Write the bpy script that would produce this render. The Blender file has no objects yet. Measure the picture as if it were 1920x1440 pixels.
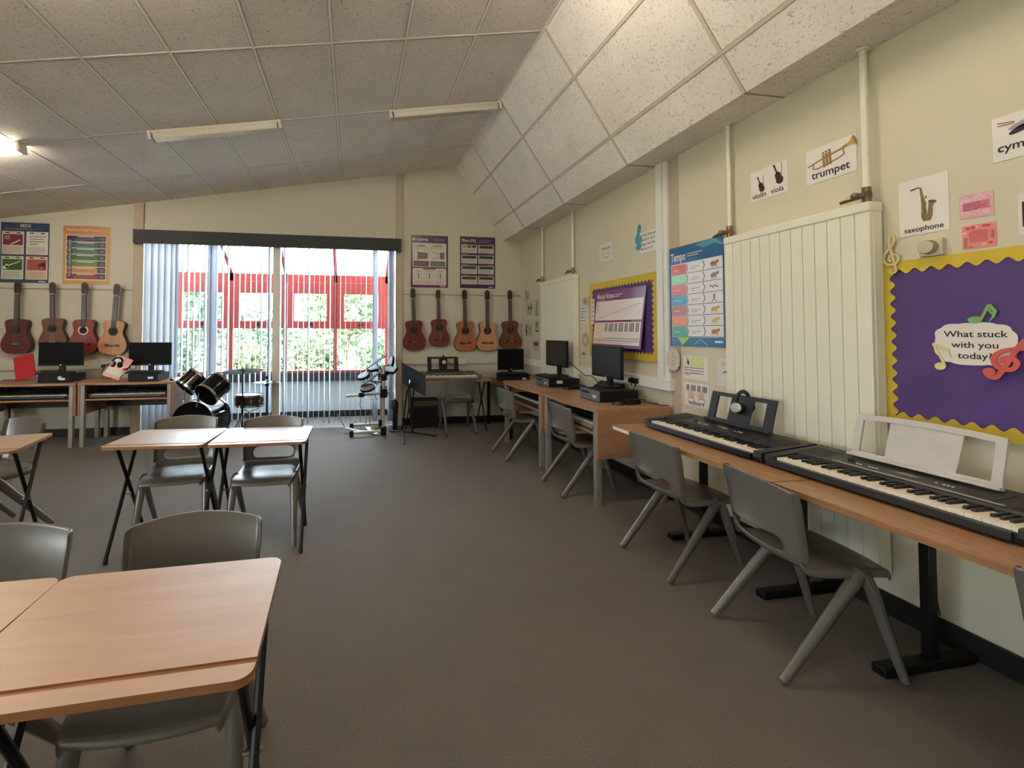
import bpy, bmesh, math, random
from mathutils import Vector, Matrix, Euler
random.seed(7)
PI = math.pi
SC = bpy.context.scene
COL = SC.collection
# ------------------------------------------------------------------ camera (level shift lens, 1.40 m above the carpet)
cam_d = bpy.data.cameras.new('camera')
cam_d.sensor_fit = 'HORIZONTAL'
cam_d.sensor_width = 36.0
cam_d.lens = 844.09 / 1920 * 36.0
cam_d.shift_x = (960 - 807.9) / 1920
cam_d.shift_y = -(720 - 599.9) / 1920
cam_d.clip_start = 0.02
cam = bpy.data.objects.new('camera', cam_d)
COL.objects.link(cam)
cam.location = (0, 0, 1.40)
cam.rotation_euler = (PI / 2 + 0.0287, -0.0007, -0.1716)
SC.camera = cam
# ------------------------------------------------------------------ view, sky, sun
SC.view_settings.view_transform = 'Standard'
SC.view_settings.look = 'None'
SC.view_settings.exposure = 1.10
SC.view_settings.gamma = 1.0
SC.view_settings.use_curve_mapping = False
SC.cycles.max_bounces = 10
SC.cycles.diffuse_bounces = 5
SC.cycles.glossy_bounces = 4
SC.cycles.transparent_max_bounces = 16
SC.cycles.transmission_bounces = 6
SC.cycles.sample_clamp_indirect = 6.0
SC.cycles.use_denoising = True
SC.cycles.caustics_reflective = False
SC.cycles.caustics_refractive = False
SKY = 13.0
SUN = 64.0
TUBE = 17.0
w = bpy.data.worlds.new('sky')
SC.world = w
w.use_nodes = True
nt = w.node_tree
nt.nodes.clear()
sky = nt.nodes.new('ShaderNodeTexSky')
sky.sky_type = 'HOSEK_WILKIE'
sky.turbidity = 6.0
sky.ground_albedo = 0.4
sky.sun_direction = (-0.50, -0.60, 0.62)
mixw = nt.nodes.new('ShaderNodeMix')
mixw.data_type = 'RGBA'
mixw.inputs['Factor'].default_value = 0.75
mixw.inputs['B'].default_value = (0.76, 0.88, 1.0, 1)
bg = nt.nodes.new('ShaderNodeBackground')
bg.inputs['Strength'].default_value = SKY
out = nt.nodes.new('ShaderNodeOutputWorld')
nt.links.new(sky.outputs['Color'], mixw.inputs['A'])
nt.links.new(mixw.outputs['Result'], bg.inputs['Color'])
nt.links.new(bg.outputs['Background'], out.inputs['Surface'])
sun_d = bpy.data.lights.new('sun', 'SUN')
sun_d.energy = SUN
sun_d.angle = 0.02
sun_d.color = (1.0, 0.95, 0.86)
sun = bpy.data.objects.new('sun', sun_d)
COL.objects.link(sun)
sun.rotation_euler = Vector((0.50, 0.60, -0.62)).to_track_quat('-Z', 'Y').to_euler()

# ------------------------------------------------------------------ materials
def lin(c):
    return tuple((x / 12.92 if x <= 0.04045 else ((x + 0.055) / 1.055) ** 2.4) for x in (v / 255.0 for v in c))
MATS = {}
def M(name, col=(128, 128, 128), rough=0.5, metal=0.0, var=0.06, vs=14.0, bump=0.0, bs=200.0, spec=0.5, emit=0.0, trans=0.0, sheen=0.0, stretch=None):
    if name in MATS: return MATS[name]
    m = bpy.data.materials.new(name)
    m.use_nodes = True
    n, l = m.node_tree.nodes, m.node_tree.links
    b = n['Principled BSDF']
    c = lin(col)
    tc = n.new('ShaderNodeTexCoord')
    mp = n.new('ShaderNodeMapping')
    if stretch: mp.inputs['Scale'].default_value = stretch
    l.new(tc.outputs['Object'], mp.inputs['Vector'])
    ns = n.new('ShaderNodeTexNoise')
    ns.inputs['Scale'].default_value = vs
    ns.inputs['Detail'].default_value = 5
    l.new(mp.outputs['Vector'], ns.inputs['Vector'])
    rp = n.new('ShaderNodeValToRGB')
    rp.color_ramp.elements[0].position = 0.3
    rp.color_ramp.elements[1].position = 0.7
    rp.color_ramp.elements[0].color = tuple(max(0, x * (1 - var)) for x in c) + (1,)
    rp.color_ramp.elements[1].color = tuple(min(1, x * (1 + var)) for x in c) + (1,)
    l.new(ns.outputs['Fac'], rp.inputs['Fac'])
    l.new(rp.outputs['Color'], b.inputs['Base Color'])
    b.inputs['Roughness'].default_value = rough
    b.inputs['Metallic'].default_value = metal
    b.inputs['Specular IOR Level'].default_value = spec
    if sheen:
        b.inputs['Sheen Weight'].default_value = sheen
        b.inputs['Sheen Roughness'].default_value = 0.4
    if bump:
        n2 = n.new('ShaderNodeTexNoise')
        n2.inputs['Scale'].default_value = bs
        n2.inputs['Detail'].default_value = 3
        l.new(mp.outputs['Vector'], n2.inputs['Vector'])
        bp = n.new('ShaderNodeBump')
        bp.inputs['Strength'].default_value = bump
        bp.inputs['Distance'].default_value = 0.004
        l.new(n2.outputs['Fac'], bp.inputs['Height'])
        l.new(bp.outputs['Normal'], b.inputs['Normal'])
    if emit:
        b.inputs['Emission Color'].default_value = c + (1,)
        b.inputs['Emission Strength'].default_value = emit
    if trans:
        o = n['Material Output']
        t = n.new('ShaderNodeBsdfTranslucent')
        l.new(rp.outputs['Color'], t.inputs['Color'])
        mx = n.new('ShaderNodeMixShader')
        mx.inputs['Fac'].default_value = trans
        l.new(b.outputs['BSDF'], mx.inputs[1])
        l.new(t.outputs['BSDF'], mx.inputs[2])
        l.new(mx.outputs['Shader'], o.inputs['Surface'])
    MATS[name] = m
    return m
def wood(name, col, dark, scale=(1, 12, 12), rough=0.35, spec=0.5):
    if name in MATS: return MATS[name]
    m = M(name, col, rough, spec=spec)
    n, l = m.node_tree.nodes, m.node_tree.links
    b = n['Principled BSDF']
    mp = [x for x in n if x.type == 'MAPPING'][0]
    mp.inputs['Scale'].default_value = scale
    ns = [x for x in n if x.type == 'TEX_NOISE'][0]
    ns.inputs['Scale'].default_value = 3.0
    ns.inputs['Detail'].default_value = 8
    ns.inputs['Distortion'].default_value = 0.6
    rp = [x for x in n if x.type == 'VALTORGB'][0]
    rp.color_ramp.elements[0].color = lin(dark) + (1,)
    rp.color_ramp.elements[1].color = lin(col) + (1,)
    return m
def glass_mat(name='window_glass', tint=(0.95, 0.98, 0.97)):
    if name in MATS: return MATS[name]
    m = bpy.data.materials.new(name)
    m.use_nodes = True
    n, l = m.node_tree.nodes, m.node_tree.links
    n.clear()
    o = n.new('ShaderNodeOutputMaterial')
    t = n.new('ShaderNodeBsdfTransparent')
    t.inputs['Color'].default_value = tint + (1,)
    g = n.new('ShaderNodeBsdfGlossy')
    g.inputs['Roughness'].default_value = 0.02
    mx = n.new('ShaderNodeMixShader')
    mx.inputs['Fac'].default_value = 0.06
    l.new(t.outputs['BSDF'], mx.inputs[1])
    l.new(g.outputs['BSDF'], mx.inputs[2])
    l.new(mx.outputs['Shader'], o.inputs['Surface'])
    MATS[name] = m
    return m

# ------------------------------------------------------------------ mesh builder
TEXTS = {}
class MB:
    def __init__(s): s.v, s.f, s.m = [], [], []
    def add(s, vs, fs, m=0, T=None):
        k = len(s.v)
        for p in vs:
            p = Vector(p)
            if T is not None: p = T @ p
            s.v.append(tuple(p))
        for f in fs:
            s.f.append([i + k for i in f]); s.m.append(m)
        return s
    def box(s, x0, x1, y0, y1, z0, z1, m=0, T=None):
        v = [(x, y, z) for z in (z0, z1) for y in (y0, y1) for x in (x0, x1)]
        return s.add(v, [(0, 2, 3, 1), (4, 5, 7, 6), (0, 1, 5, 4), (2, 6, 7, 3), (0, 4, 6, 2), (1, 3, 7, 5)], m, T)
    def bar(s, p, q, wd, ht, m=0, up=(0, 0, 1)):
        p, q = Vector(p), Vector(q)
        d = (q - p); L = d.length; d.normalize()
        u = Vector(up)
        if abs(d.dot(u)) > 0.98: u = Vector((0, 1, 0))
        a = d.cross(u).normalized(); c = a.cross(d)
        T = Matrix(((d.x, a.x, c.x, p.x), (d.y, a.y, c.y, p.y), (d.z, a.z, c.z, p.z), (0, 0, 0, 1)))
        return s.box(0, L, -wd / 2, wd / 2, -ht / 2, ht / 2, m, T)
    def tube(s, pts, r, n=8, m=0, sq=None):
        pts = [Vector(p) for p in pts]
        N = len(pts)
        rs = r if isinstance(r, (list, tuple)) else [r] * N
        vs, fs = [], []
        ref = None
        for i, p in enumerate(pts):
            d = (pts[min(i + 1, N - 1)] - pts[max(i - 1, 0)]).normalized()
            if ref is None:
                ref = Vector((0, 0, 1)) if abs(d.z) < 0.9 else Vector((1, 0, 0))
            a = d.cross(ref).normalized(); b = a.cross(d).normalized()
            ref = b
            for k in range(n):
                t = 2 * PI * k / n
                e = (1, 1) if sq is None else sq
                vs.append(p + a * math.cos(t) * rs[i] * e[0] + b * math.sin(t) * rs[i] * e[1])
        for i in range(N - 1):
            for k in range(n):
                fs.append((i * n + k, i * n + (k + 1) % n, (i + 1) * n + (k + 1) % n, (i + 1) * n + k))
        fs.append(tuple(range(n))[::-1]); fs.append(tuple((N - 1) * n + k for k in range(n)))
        return s.add(vs, fs, m)
    def lathe(s, prof, n=20, m=0, T=None):
        vs, fs = [], []
        for (r, z) in prof:
            for k in range(n):
                t = 2 * PI * k / n
                vs.append((r * math.cos(t), r * math.sin(t), z))
        for i in range(len(prof) - 1):
            for k in range(n):
                fs.append((i * n + k, i * n + (k + 1) % n, (i + 1) * n + (k + 1) % n, (i + 1) * n + k))
        ring = prof[0] == prof[-1]
        if prof[0][0] > 1e-5 and not ring: fs.append(tuple(range(n))[::-1])
        if prof[-1][0] > 1e-5 and not ring: fs.append(tuple((len(prof) - 1) * n + k for k in range(n)))
        return s.add(vs, fs, m, T)
    def prism(s, poly, z0, z1, m=0, T=None, ms=None):
        n = len(poly)
        ar = sum(poly[i][0] * poly[(i + 1) % n][1] - poly[(i + 1) % n][0] * poly[i][1] for i in range(n))
        if ar < 0: poly = poly[::-1]
        vs = [(x, y, z0) for x, y in poly] + [(x, y, z1) for x, y in poly]
        s.add(vs, [tuple(range(n))[::-1], tuple(range(n, 2 * n))], m, T)
        return s.add(vs, [(i, (i + 1) % n, n + (i + 1) % n, n + i) for i in range(n)], m if ms is None else ms, T)
    def ell(s, cx, cy, rx, ry, z0, z1, m=0, n=16, rot=0, T=None):
        c, q = math.cos(rot), math.sin(rot)
        P = []
        for k in range(n):
            a, b = rx * math.cos(2 * PI * k / n), ry * math.sin(2 * PI * k / n)
            P.append((cx + a * c - b * q, cy + a * q + b * c))
        return s.prism(P, z0, z1, m, T)
    def stroke(s, pts, wd, z0, z1, m=0, T=None):
        """flat ribbon of given width(s) along 2D points"""
        N = len(pts)
        ws = wd if isinstance(wd, (list, tuple)) else [wd] * N
        L, R = [], []
        for i in range(N):
            a = pts[max(i - 1, 0)]; b = pts[min(i + 1, N - 1)]
            dx, dy = b[0] - a[0], b[1] - a[1]
            q = math.hypot(dx, dy) or 1
            nx, ny = -dy / q * ws[i] / 2, dx / q * ws[i] / 2
            L.append((pts[i][0] + nx, pts[i][1] + ny)); R.append((pts[i][0] - nx, pts[i][1] - ny))
        vs = [(x, y, z1 + i * 1.5e-5) for i, (x, y) in enumerate(L)] + [(x, y, z1 + i * 1.5e-5) for i, (x, y) in enumerate(R)] + [(x, y, z0) for x, y in L] + [(x, y, z0) for x, y in R]
        fs = []
        for i in range(N - 1):
            fs += [(i, N + i, N + i + 1, i + 1), (2 * N + i, i, i + 1, 2 * N + i + 1), (N + i, 3 * N + i, 3 * N + i + 1, N + i + 1)]
        fs += [(0, 2 * N, 3 * N, N), (N - 1, 2 * N - 1, 4 * N - 1, 3 * N - 1)]
        return s.add(vs, fs, m, T)
    def ball(s, c, r, m=0, n=12, sz=(1, 1, 1)):
        pr = [(math.sin(PI * i / (n // 2 + 1)) * r, -math.cos(PI * i / (n // 2 + 1)) * r) for i in range(n // 2 + 2)]
        pr[0] = (1e-6, -r); pr[-1] = (1e-6, r)
        return s.lathe(pr, n, m, Matrix.Translation(c) @ Matrix.Diagonal((*sz, 1)))
    def text(s, t, x, y, size, z, m=0, align='LEFT', bold=0.0, T=None, rot=0.0, sx=1.0):
        key = (t, align, bold)
        if key not in TEXTS:
            cu = bpy.data.curves.new('txt', 'FONT')
            cu.body = t; cu.size = 1.0; cu.align_x = align; cu.offset = bold
            cu.resolution_u = 3
            ob = bpy.data.objects.new('txt', cu)
            COL.objects.link(ob)
            dg = bpy.context.evaluated_depsgraph_get()
            me = ob.evaluated_get(dg).to_mesh()
            TEXTS[key] = ([tuple(v.co) for v in me.vertices], [tuple(p.vertices) for p in me.polygons])
            bpy.data.objects.remove(ob); bpy.data.curves.remove(cu)
        vs, fs = TEXTS[key]
        c, q = math.cos(rot), math.sin(rot)
        vv = [(x + (a * c * sx - b * q) * size, y + (a * q * sx + b * c) * size, z) for a, b, _ in vs]
        return s.add(vv, fs, m, T)
    def build(s, name, mats, parent=None, bevel=0.0, ang=35, loc=None, rot=None, seg=2):
        me = bpy.data.meshes.new(name)
        me.from_pydata(s.v, [], s.f)
        mats = mats if isinstance(mats, (list, tuple)) else [mats]
        for x in mats: me.materials.append(x)
        me.polygons.foreach_set('material_index', s.m)
        me.polygons.foreach_set('use_smooth', [True] * len(me.polygons))
        me.update()
        me.set_sharp_from_angle(angle=math.radians(ang))
        o = bpy.data.objects.new(name, me)
        COL.objects.link(o)
        if parent is not None: o.parent = parent
        if loc is not None: o.location = loc
        if rot is not None: o.rotation_euler = rot
        if bevel:
            b = o.modifiers.new('bevel', 'BEVEL')
            b.width = bevel; b.segments = seg; b.limit_method = 'ANGLE'; b.angle_limit = math.radians(40)
        return o
def tag(o, label=None, cat=None, group=None, kind=None):
    if label: o['label'] = label
    if cat: o['category'] = cat
    if group: o['group'] = group
    if kind: o['kind'] = kind
    return o
def thing(name, label, cat, loc=(0, 0, 0), rz=0.0, group=None, rot=None):
    o = bpy.data.objects.new(name, None)
    o.empty_display_size = 0.05
    COL.objects.link(o)
    o.location = loc
    o.rotation_euler = rot if rot is not None else (0, 0, rz)
    return tag(o, label, cat, group)
def dup(root, loc, rz, label, group=None, rot=None):
    r = root.copy(); COL.objects.link(r)
    r.location = loc
    r.rotation_euler = rot if rot is not None else (0, 0, rz)
    r['label'] = label
    if group: r['group'] = group
    def rec(a, b):
        for ch in list(a.children):
            c = ch.copy(); COL.objects.link(c); c.parent = b
            rec(ch, c)
    rec(root, r)
    return r
def struct(o): return tag(o, kind='structure')
ROT_FAR = (PI / 2, 0, 0)            # local x right, y up, z towards the room, for things on the far wall
ROT_RIGHT = (PI / 2, 0, -PI / 2)    # the same for the right wall
D, XR = 6.859, 2.65
# ------------------------------------------------------------------ the room
wall_m = M('wall_paint', (212, 204, 180), 0.45, var=0.02, vs=3, bump=0.25, bs=90, spec=0.35)
wall_b = M('wall_panel_paint', (202, 197, 182), 0.5, var=0.02, vs=3)
pil_m = M('pilaster_paint', (186, 170, 150), 0.5, var=0.03)
white_m = M('white_gloss_paint', (228, 228, 222), 0.35, var=0.02)
black_m = M('black_skirting', (24, 23, 24), 0.45)
def carpet():
    m = M('carpet', (99, 89, 80), 0.75, var=0.35, vs=200, bump=0.6, bs=700, spec=0.35, sheen=0.15)
    n, l = m.node_tree.nodes, m.node_tree.links
    rp = [x for x in n if x.type == 'VALTORGB'][0]
    b = n['Principled BSDF']
    big = n.new('ShaderNodeTexNoise'); big.inputs['Scale'].default_value = 5.0; big.inputs['Detail'].default_value = 6
    tc = [x for x in n if x.type == 'TEX_COORD'][0]
    l.new(tc.outputs['Object'], big.inputs['Vector'])
    mr = n.new('ShaderNodeMapRange'); mr.inputs['To Min'].default_value = 0.82; mr.inputs['To Max'].default_value = 1.15
    l.new(big.outputs['Fac'], mr.inputs['Value'])
    mx = n.new('ShaderNodeMix'); mx.data_type = 'RGBA'; mx.blend_type = 'MULTIPLY'; mx.inputs['Factor'].default_value = 1
    l.new(rp.outputs['Color'], mx.inputs['A']); l.new(mr.outputs['Result'], mx.inputs['B'])
    l.new(mx.outputs['Result'], b.inputs['Base Color'])
    return m
carpet_m = carpet()
XL, YB = -7.2, -4.0
XRI, ZRI, MS = 1.604, 4.0036, 0.1731     # ceiling ridge and fall
XSO, ZSO = 2.362, 2.874                  # soffit edge
zl = ZRI - MS * (XRI - XL)
struct(MB().box(XL - .1, XR + .1, YB - .1, D + .12, -0.1, 0, 0).build('floor', carpet_m))
# right wall
struct(MB().box(XR, XR + .12, YB, D + .12, 0, ZSO + .05).build('wall_right', wall_m))
WL = (-3.8, -.5, .70, 2.38)     # unseen fill window added to the left wall (y0, y1, z0, z1), out of the picture
b = MB()
b.box(XL - .12, XL, YB, WL[0], 0, zl + .3); b.box(XL - .12, XL, WL[1], D + .12, 0, zl + .3)
b.box(XL - .12, XL, WL[0], WL[1], 0, WL[2]); b.box(XL - .12, XL, WL[0], WL[1], WL[3], zl + .3)
struct(b.build('wall_left', wall_m))
struct(MB().box(XL, XR, YB - .12, YB, 0, 4.2).build('wall_back', wall_m))
# far wall with the opening of the window bay
OX0, OX1, OZ = -2.89, 0.645, 2.78
wf = MB()
def fx(poly): wf.prism(poly, -.12, 0, 0, Matrix.Translation((0, D, 0)) @ Matrix.Rotation(PI / 2, 4, 'X'))
zt0, zt1 = ZRI - MS * (XRI - OX0) + .02, ZRI - MS * (XRI - OX1) + .02
fx([(XL, 0), (OX0, 0), (OX0, zt0), (XL, zl + .02)])
fx([(OX0, OZ), (OX1, OZ), (OX1, zt1), (OX0, zt0)])
fx([(OX1, 0), (XR, 0), (XR, ZSO + .02), (XSO, ZSO + .02), (XRI, ZRI + .02), (OX1, zt1)])
struct(wf.build('wall_far', wall_b))
# ceiling: two slopes of mineral fibre tiles and a flat soffit
def tile_mat():
    m = M('ceiling_tile', (240, 233, 226), 0.95, var=0.06, vs=2.5, spec=0.1)
    n, l = m.node_tree.nodes, m.node_tree.links
    b = n['Principled BSDF']
    tc = [x for x in n if x.type == 'TEX_COORD'][0]
    rp = [x for x in n if x.type == 'VALTORGB'][0]
    v = n.new('ShaderNodeTexNoise'); v.inputs['Scale'].default_value = 60; v.inputs['Detail'].default_value = 2; v.inputs['Distortion'].default_value = 1.2
    l.new(tc.outputs['Object'], v.inputs['Vector'])
    r2 = n.new('ShaderNodeValToRGB')
    r2.color_ramp.elements[0].position = 0.31; r2.color_ramp.elements[0].color = (0.60, 0.58, 0.55, 1)
    r2.color_ramp.elements[1].position = 0.41; r2.color_ramp.elements[1].color = (1, 1, 1, 1)
    l.new(v.outputs['Fac'], r2.inputs['Fac'])
    mx = n.new('ShaderNodeMix'); mx.data_type = 'RGBA'; mx.blend_type = 'MULTIPLY'; mx.inputs['Factor'].default_value = 1
    l.new(rp.outputs['Color'], mx.inputs['A']); l.new(r2.outputs['Color'], mx.inputs['B'])
    l.new(mx.outputs['Result'], b.inputs['Base Color'])
    bp = n.new('ShaderNodeBump'); bp.inputs['Strength'].default_value = 0.6; bp.inputs['Distance'].default_value = 0.004
    l.new(v.outputs['Fac'], bp.inputs['Height']); l.new(bp.outputs['Normal'], b.inputs['Normal'])
    return m
tile_m = tile_mat()
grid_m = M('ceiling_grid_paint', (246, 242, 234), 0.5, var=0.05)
cl = MB()
def slab(a, b):          # a slab of ceiling between two (x, z) points, all along the room
    d = Vector((b[0] - a[0], 0, b[1] - a[1])).normalized(); n = Vector((-d.z, 0, d.x)) * .05
    v = [(a[0], YB, a[1]), (b[0], YB, b[1]), (b[0], D, b[1]), (a[0], D, a[1])]
    v += [tuple(Vector(p) + n) for p in v]
    cl.add(v, [(0, 1, 2, 3), (7, 6, 5, 4), (0, 4, 5, 1), (1, 5, 6, 2), (2, 6, 7, 3), (3, 7, 4, 0)])
slab((XL, zl), (XRI, ZRI)); slab((XRI, ZRI), (XSO, ZSO)); slab((XSO, ZSO), (XR, ZSO))
ceil = struct(cl.build('ceiling', tile_m))
g = MB(); rv = MB(); gs = MB()
edge_shade_m = M('tile_edge_shade', (150, 141, 128), .8)  # grey strips beside the bars: shade of the tile gaps put into colour
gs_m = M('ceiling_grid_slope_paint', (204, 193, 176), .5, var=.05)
ca = 1 / math.sqrt(1 + MS * MS)
gx = [-0.1755 + k * 0.6 * ca for k in range(-12, 4)]
gx = [x for x in gx if x < XRI - .05]
def zc(x): return ZRI - MS * (XRI - x)
for x in gx:
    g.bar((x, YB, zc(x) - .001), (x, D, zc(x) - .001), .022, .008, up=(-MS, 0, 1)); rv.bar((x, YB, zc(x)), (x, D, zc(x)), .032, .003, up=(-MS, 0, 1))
for j in range(-1, 9):
    y = 5.982 - 1.2 * j
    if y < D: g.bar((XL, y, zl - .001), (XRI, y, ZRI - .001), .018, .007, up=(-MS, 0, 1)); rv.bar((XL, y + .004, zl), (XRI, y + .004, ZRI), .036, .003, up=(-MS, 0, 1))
sl = Vector((XSO - XRI, 0, ZSO - ZRI)); SLn = sl.length; sl.normalize()
nrm = Vector((sl.z, 0, -sl.x))
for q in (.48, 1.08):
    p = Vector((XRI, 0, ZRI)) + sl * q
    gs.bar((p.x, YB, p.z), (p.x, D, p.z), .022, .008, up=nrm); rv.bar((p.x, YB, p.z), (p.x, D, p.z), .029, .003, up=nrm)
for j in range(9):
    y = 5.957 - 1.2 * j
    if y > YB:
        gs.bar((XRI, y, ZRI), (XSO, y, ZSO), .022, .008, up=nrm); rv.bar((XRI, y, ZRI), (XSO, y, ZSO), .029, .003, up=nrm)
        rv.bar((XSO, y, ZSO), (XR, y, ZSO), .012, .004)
g.bar((XRI, YB, ZRI - .004), (XRI, D, ZRI - .004), .03, .012)
g.build('ceiling_grid', grid_m, ceil); gs.build('slope_grid', gs_m, ceil); rv.build('tile_shade_strips', edge_shade_m, ceil)
# skirting
struct(MB().box(XR - .02, XR, YB, D, 0, .105).build('baseboard_right', black_m, bevel=.004))
b = MB(); b.box(XL, OX0 - .02, D - .02, D, 0, .105); b.box(OX1 + .02, XR, D - .02, D, 0, .105)
struct(b.build('baseboard_far', black_m, bevel=.004))
# cover strips and joints on the walls
struct(MB().box(-3.01, -2.885, D - .025, D, 0, 3.25).build('trim_1', pil_m, bevel=.004))
struct(MB().box(.64, .745, D - .025, D, 0, 3.86).build('trim_2', pil_m, bevel=.004))
line_m = M('panel_joint_strip', (138, 134, 112), 0.6)  # grey line of the wall panel joints
b = MB(); b.box(XL, -3.02, D - .006, D, 1.985, 1.997); b.box(.75, XR, D - .006, D, 1.985, 1.997)
struct(b.build('trim_3', line_m))
b = MB(); b.box(XL, -3.02, D - .035, D, .90, 1.00); b.box(.75, XR, D - .035, D, .92, 1.01)
struct(b.build('trim_4', wall_b, bevel=.004))
b = MB(); b.box(XL, -3.02, D - .02, D, .52, .56); b.box(.75, XR, D - .02, D, .38, .42)
struct(b.build('trim_5', wall_b, bevel=.003))
# right wall: white trunking and the taupe joint strip beside it, box trunking along the wall
b = MB(); b.box(XR - .035, XR, 3.46, 3.535, 1.0, ZSO); b.box(XR - .025, XR, 3.405, 3.455, 1.0, ZSO)
struct(b.build('trim_6', white_m, bevel=.003))
struct(MB().box(XR - .004, XR, 3.29, 3.40, .1, ZSO).build('trim_7', pil_m, bevel=.003))
struct(MB().box(XR - .055, XR, 3.36, 3.76, .915, 1.01).build('trim_8', white_m, bevel=.006))
b = MB(); b.box(XR - .035, XR, 3.76, 4.94, .915, 1.01); b.box(XR - .035, XR, 5.92, D, .915, 1.01)
struct(b.build('trim_9', white_m, bevel=.005))
# ------------------------------------------------------------------ window bay
red_m = M('red_frame_paint', (156, 56, 52), 0.4, var=0.05)
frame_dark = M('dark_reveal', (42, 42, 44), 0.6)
bay_panel = M('bay_panel_white', (196, 206, 208), 0.5, var=0.02)
glass_m = glass_mat()
BY = 7.75
BX = [-2.81, -1.945, -1.10, -0.29, 0.57]
struct(MB().box(-3.0, .76, D + .12, BY + .2, -.1, 0.0).build('floor_bay', M('bay_carpet', (76, 70, 66), .95, var=.2, vs=200)))
b = MB()
b.box(-2.9, .66, BY, BY + .12, .1, .60); b.box(-2.97, -2.88, D + .12, BY + .12, .1, .60); b.box(.645, .74, D + .12, BY + .12, .1, .60)
struct(b.build('wall_bay', bay_panel))
b = MB(); b.box(-2.9, .66, BY - .02, BY, 0, .10); b.box(-2.9, -2.88, D + .12, BY, 0, .1); b.box(.645, .66, D + .12, BY, 0, .1)
struct(b.build('baseboard_bay', black_m))
b = MB(); b.box(-2.9, .66, BY - .06, BY + .12, .60, .735); b.box(-2.97, -2.86, D + .12, BY, .60, .735); b.box(.63, .74, D + .12, BY, .60, .735)
struct(b.build('trim_10', frame_dark))
wnd = MB()
wnd.box(-2.9, .66, BY - .03, BY + .05, .735, .775); wnd.box(-2.9, .66, BY - .03, BY + .06, 2.24, 2.37)
for x in BX: wnd.box(x - .03, x + .03, BY - .03, BY + .05, .77, 2.37)
wo = struct(wnd.build('window_1', red_m, bevel=.004))
for i in range(4):
    x0, x1 = BX[i] + .03, BX[i + 1] - .03
    s = MB(); z0, z1, t = 1.47, 2.24, .115
    s.box(x0, x1, BY - .05, BY + .03, z0, z0 + .125); s.box(x0, x1, BY - .05, BY + .03, z1 - .19, z1)
    s.box(x0, x0 + t, BY - .05, BY + .03, z0 + .125, z1 - .19); s.box(x1 - t, x1, BY - .05, BY + .03, z0 + .125, z1 - .19)
    so = s.build('sash', red_m, wo, bevel=.006)
    MB().box(x0 + t, x1 - t, BY - .005, BY + .005, z0 + .125, z1 - .19).build('pane', glass_m, so)
    h = MB(); h.box((x0 + x1) / 2 - .05, (x0 + x1) / 2 + .05, BY - .075, BY - .05, z0 + .05, z0 + .075); h.box((x0 + x1) / 2 - .02, (x0 + x1) / 2 + .02, BY - .09, BY - .05, z0 + .07, z0 + .11)
    h.build('handle', M('dark_metal_catch', (60, 60, 62), .35, .6), so, bevel=.003)
    MB().box(x0, x1, BY, BY + .008, .775, 1.47).build('pane', glass_m, wo)
# side lights of the bay
for nm, x in (('window_2', -2.93), ('window_3', .69)):
    s = MB()
    s.box(x - .03, x + .03, D + .12, BY - .03, .735, .775); s.box(x - .03, x + .03, D + .12, BY - .03, 2.26, 2.36)
    s.box(x - .03, x + .03, D + .12, D + .18, .775, 2.26); s.box(x - .03, x + .03, D + .12, BY - .03, 1.47, 1.55)
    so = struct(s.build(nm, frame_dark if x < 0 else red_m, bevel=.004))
    MB().box(x - .004, x + .004, D + .18, BY - .03, .775, 2.26).build('pane', glass_m, so)
# unseen left-wall window, added to let daylight brighten the room
s = MB()
n = 3
for i in range(n + 1):
    y = WL[0] + (WL[1] - WL[0]) * i / n; s.box(XL - .09, XL - .03, y - .03, y + .03, WL[2], WL[3])
s.box(XL - .09, XL - .03, WL[0], WL[1], WL[2], WL[2] + .06); s.box(XL - .09, XL - .03, WL[0], WL[1], WL[3] - .06, WL[3])
so = struct(s.build('window_added_fill', red_m)); MB().box(XL - .065, XL - .057, WL[0], WL[1], WL[2], WL[3]).build('pane', glass_m, so)
# sloping glass roof of the bay
RY0, RZ0, RY1, RZ1 = BY + .02, 2.37, D + .12, 2.84
rf = MB()
for x in BX: rf.bar((x, RY0, RZ0), (x, RY1, RZ1), .05, .07)
rf.box(-2.95, .72, RY1 - .02, RY1 + .04, RZ1 - .05, RZ1 + .04)
ro = struct(rf.build('window_4', red_m, bevel=.004))
for i in range(4):
    x0, x1 = BX[i] + .025, BX[i + 1] - .025
    MB().add([(x0, RY0, RZ0), (x1, RY0, RZ0), (x1, RY1, RZ1), (x0, RY1, RZ1), (x0, RY0, RZ0 + .006), (x1, RY0, RZ0 + .006), (x1, RY1, RZ1 + .006), (x0, RY1, RZ1 + .006)],
             [(0, 3, 2, 1), (4, 5, 6, 7), (0, 1, 5, 4), (1, 2, 6, 5), (2, 3, 7, 6), (3, 0, 4, 7)]).build('pane', glass_m, ro)
# post in the middle of the opening
struct(MB().box(-1.155, -1.05, D - .02, D + .10, 0, 2.78).build('trim_11', white_m, bevel=.005))
# valance box over the blinds
val = MB()
val.box(-2.975, .712, D - .125, D - .105, 2.63, 2.82); val.box(-2.975, .712, D - .105, D - .026, 2.80, 2.82)
val.box(-2.975, -2.955, D - .105, D - .026, 2.63, 2.80); val.box(.692, .712, D - .105, D - .026, 2.63, 2.80)
vo = val.build('blind_valance', M('charcoal_board', (46, 46, 49), .6), bevel=.003)
tag(vo, 'long charcoal valance board over the window blinds', 'valance')
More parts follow.
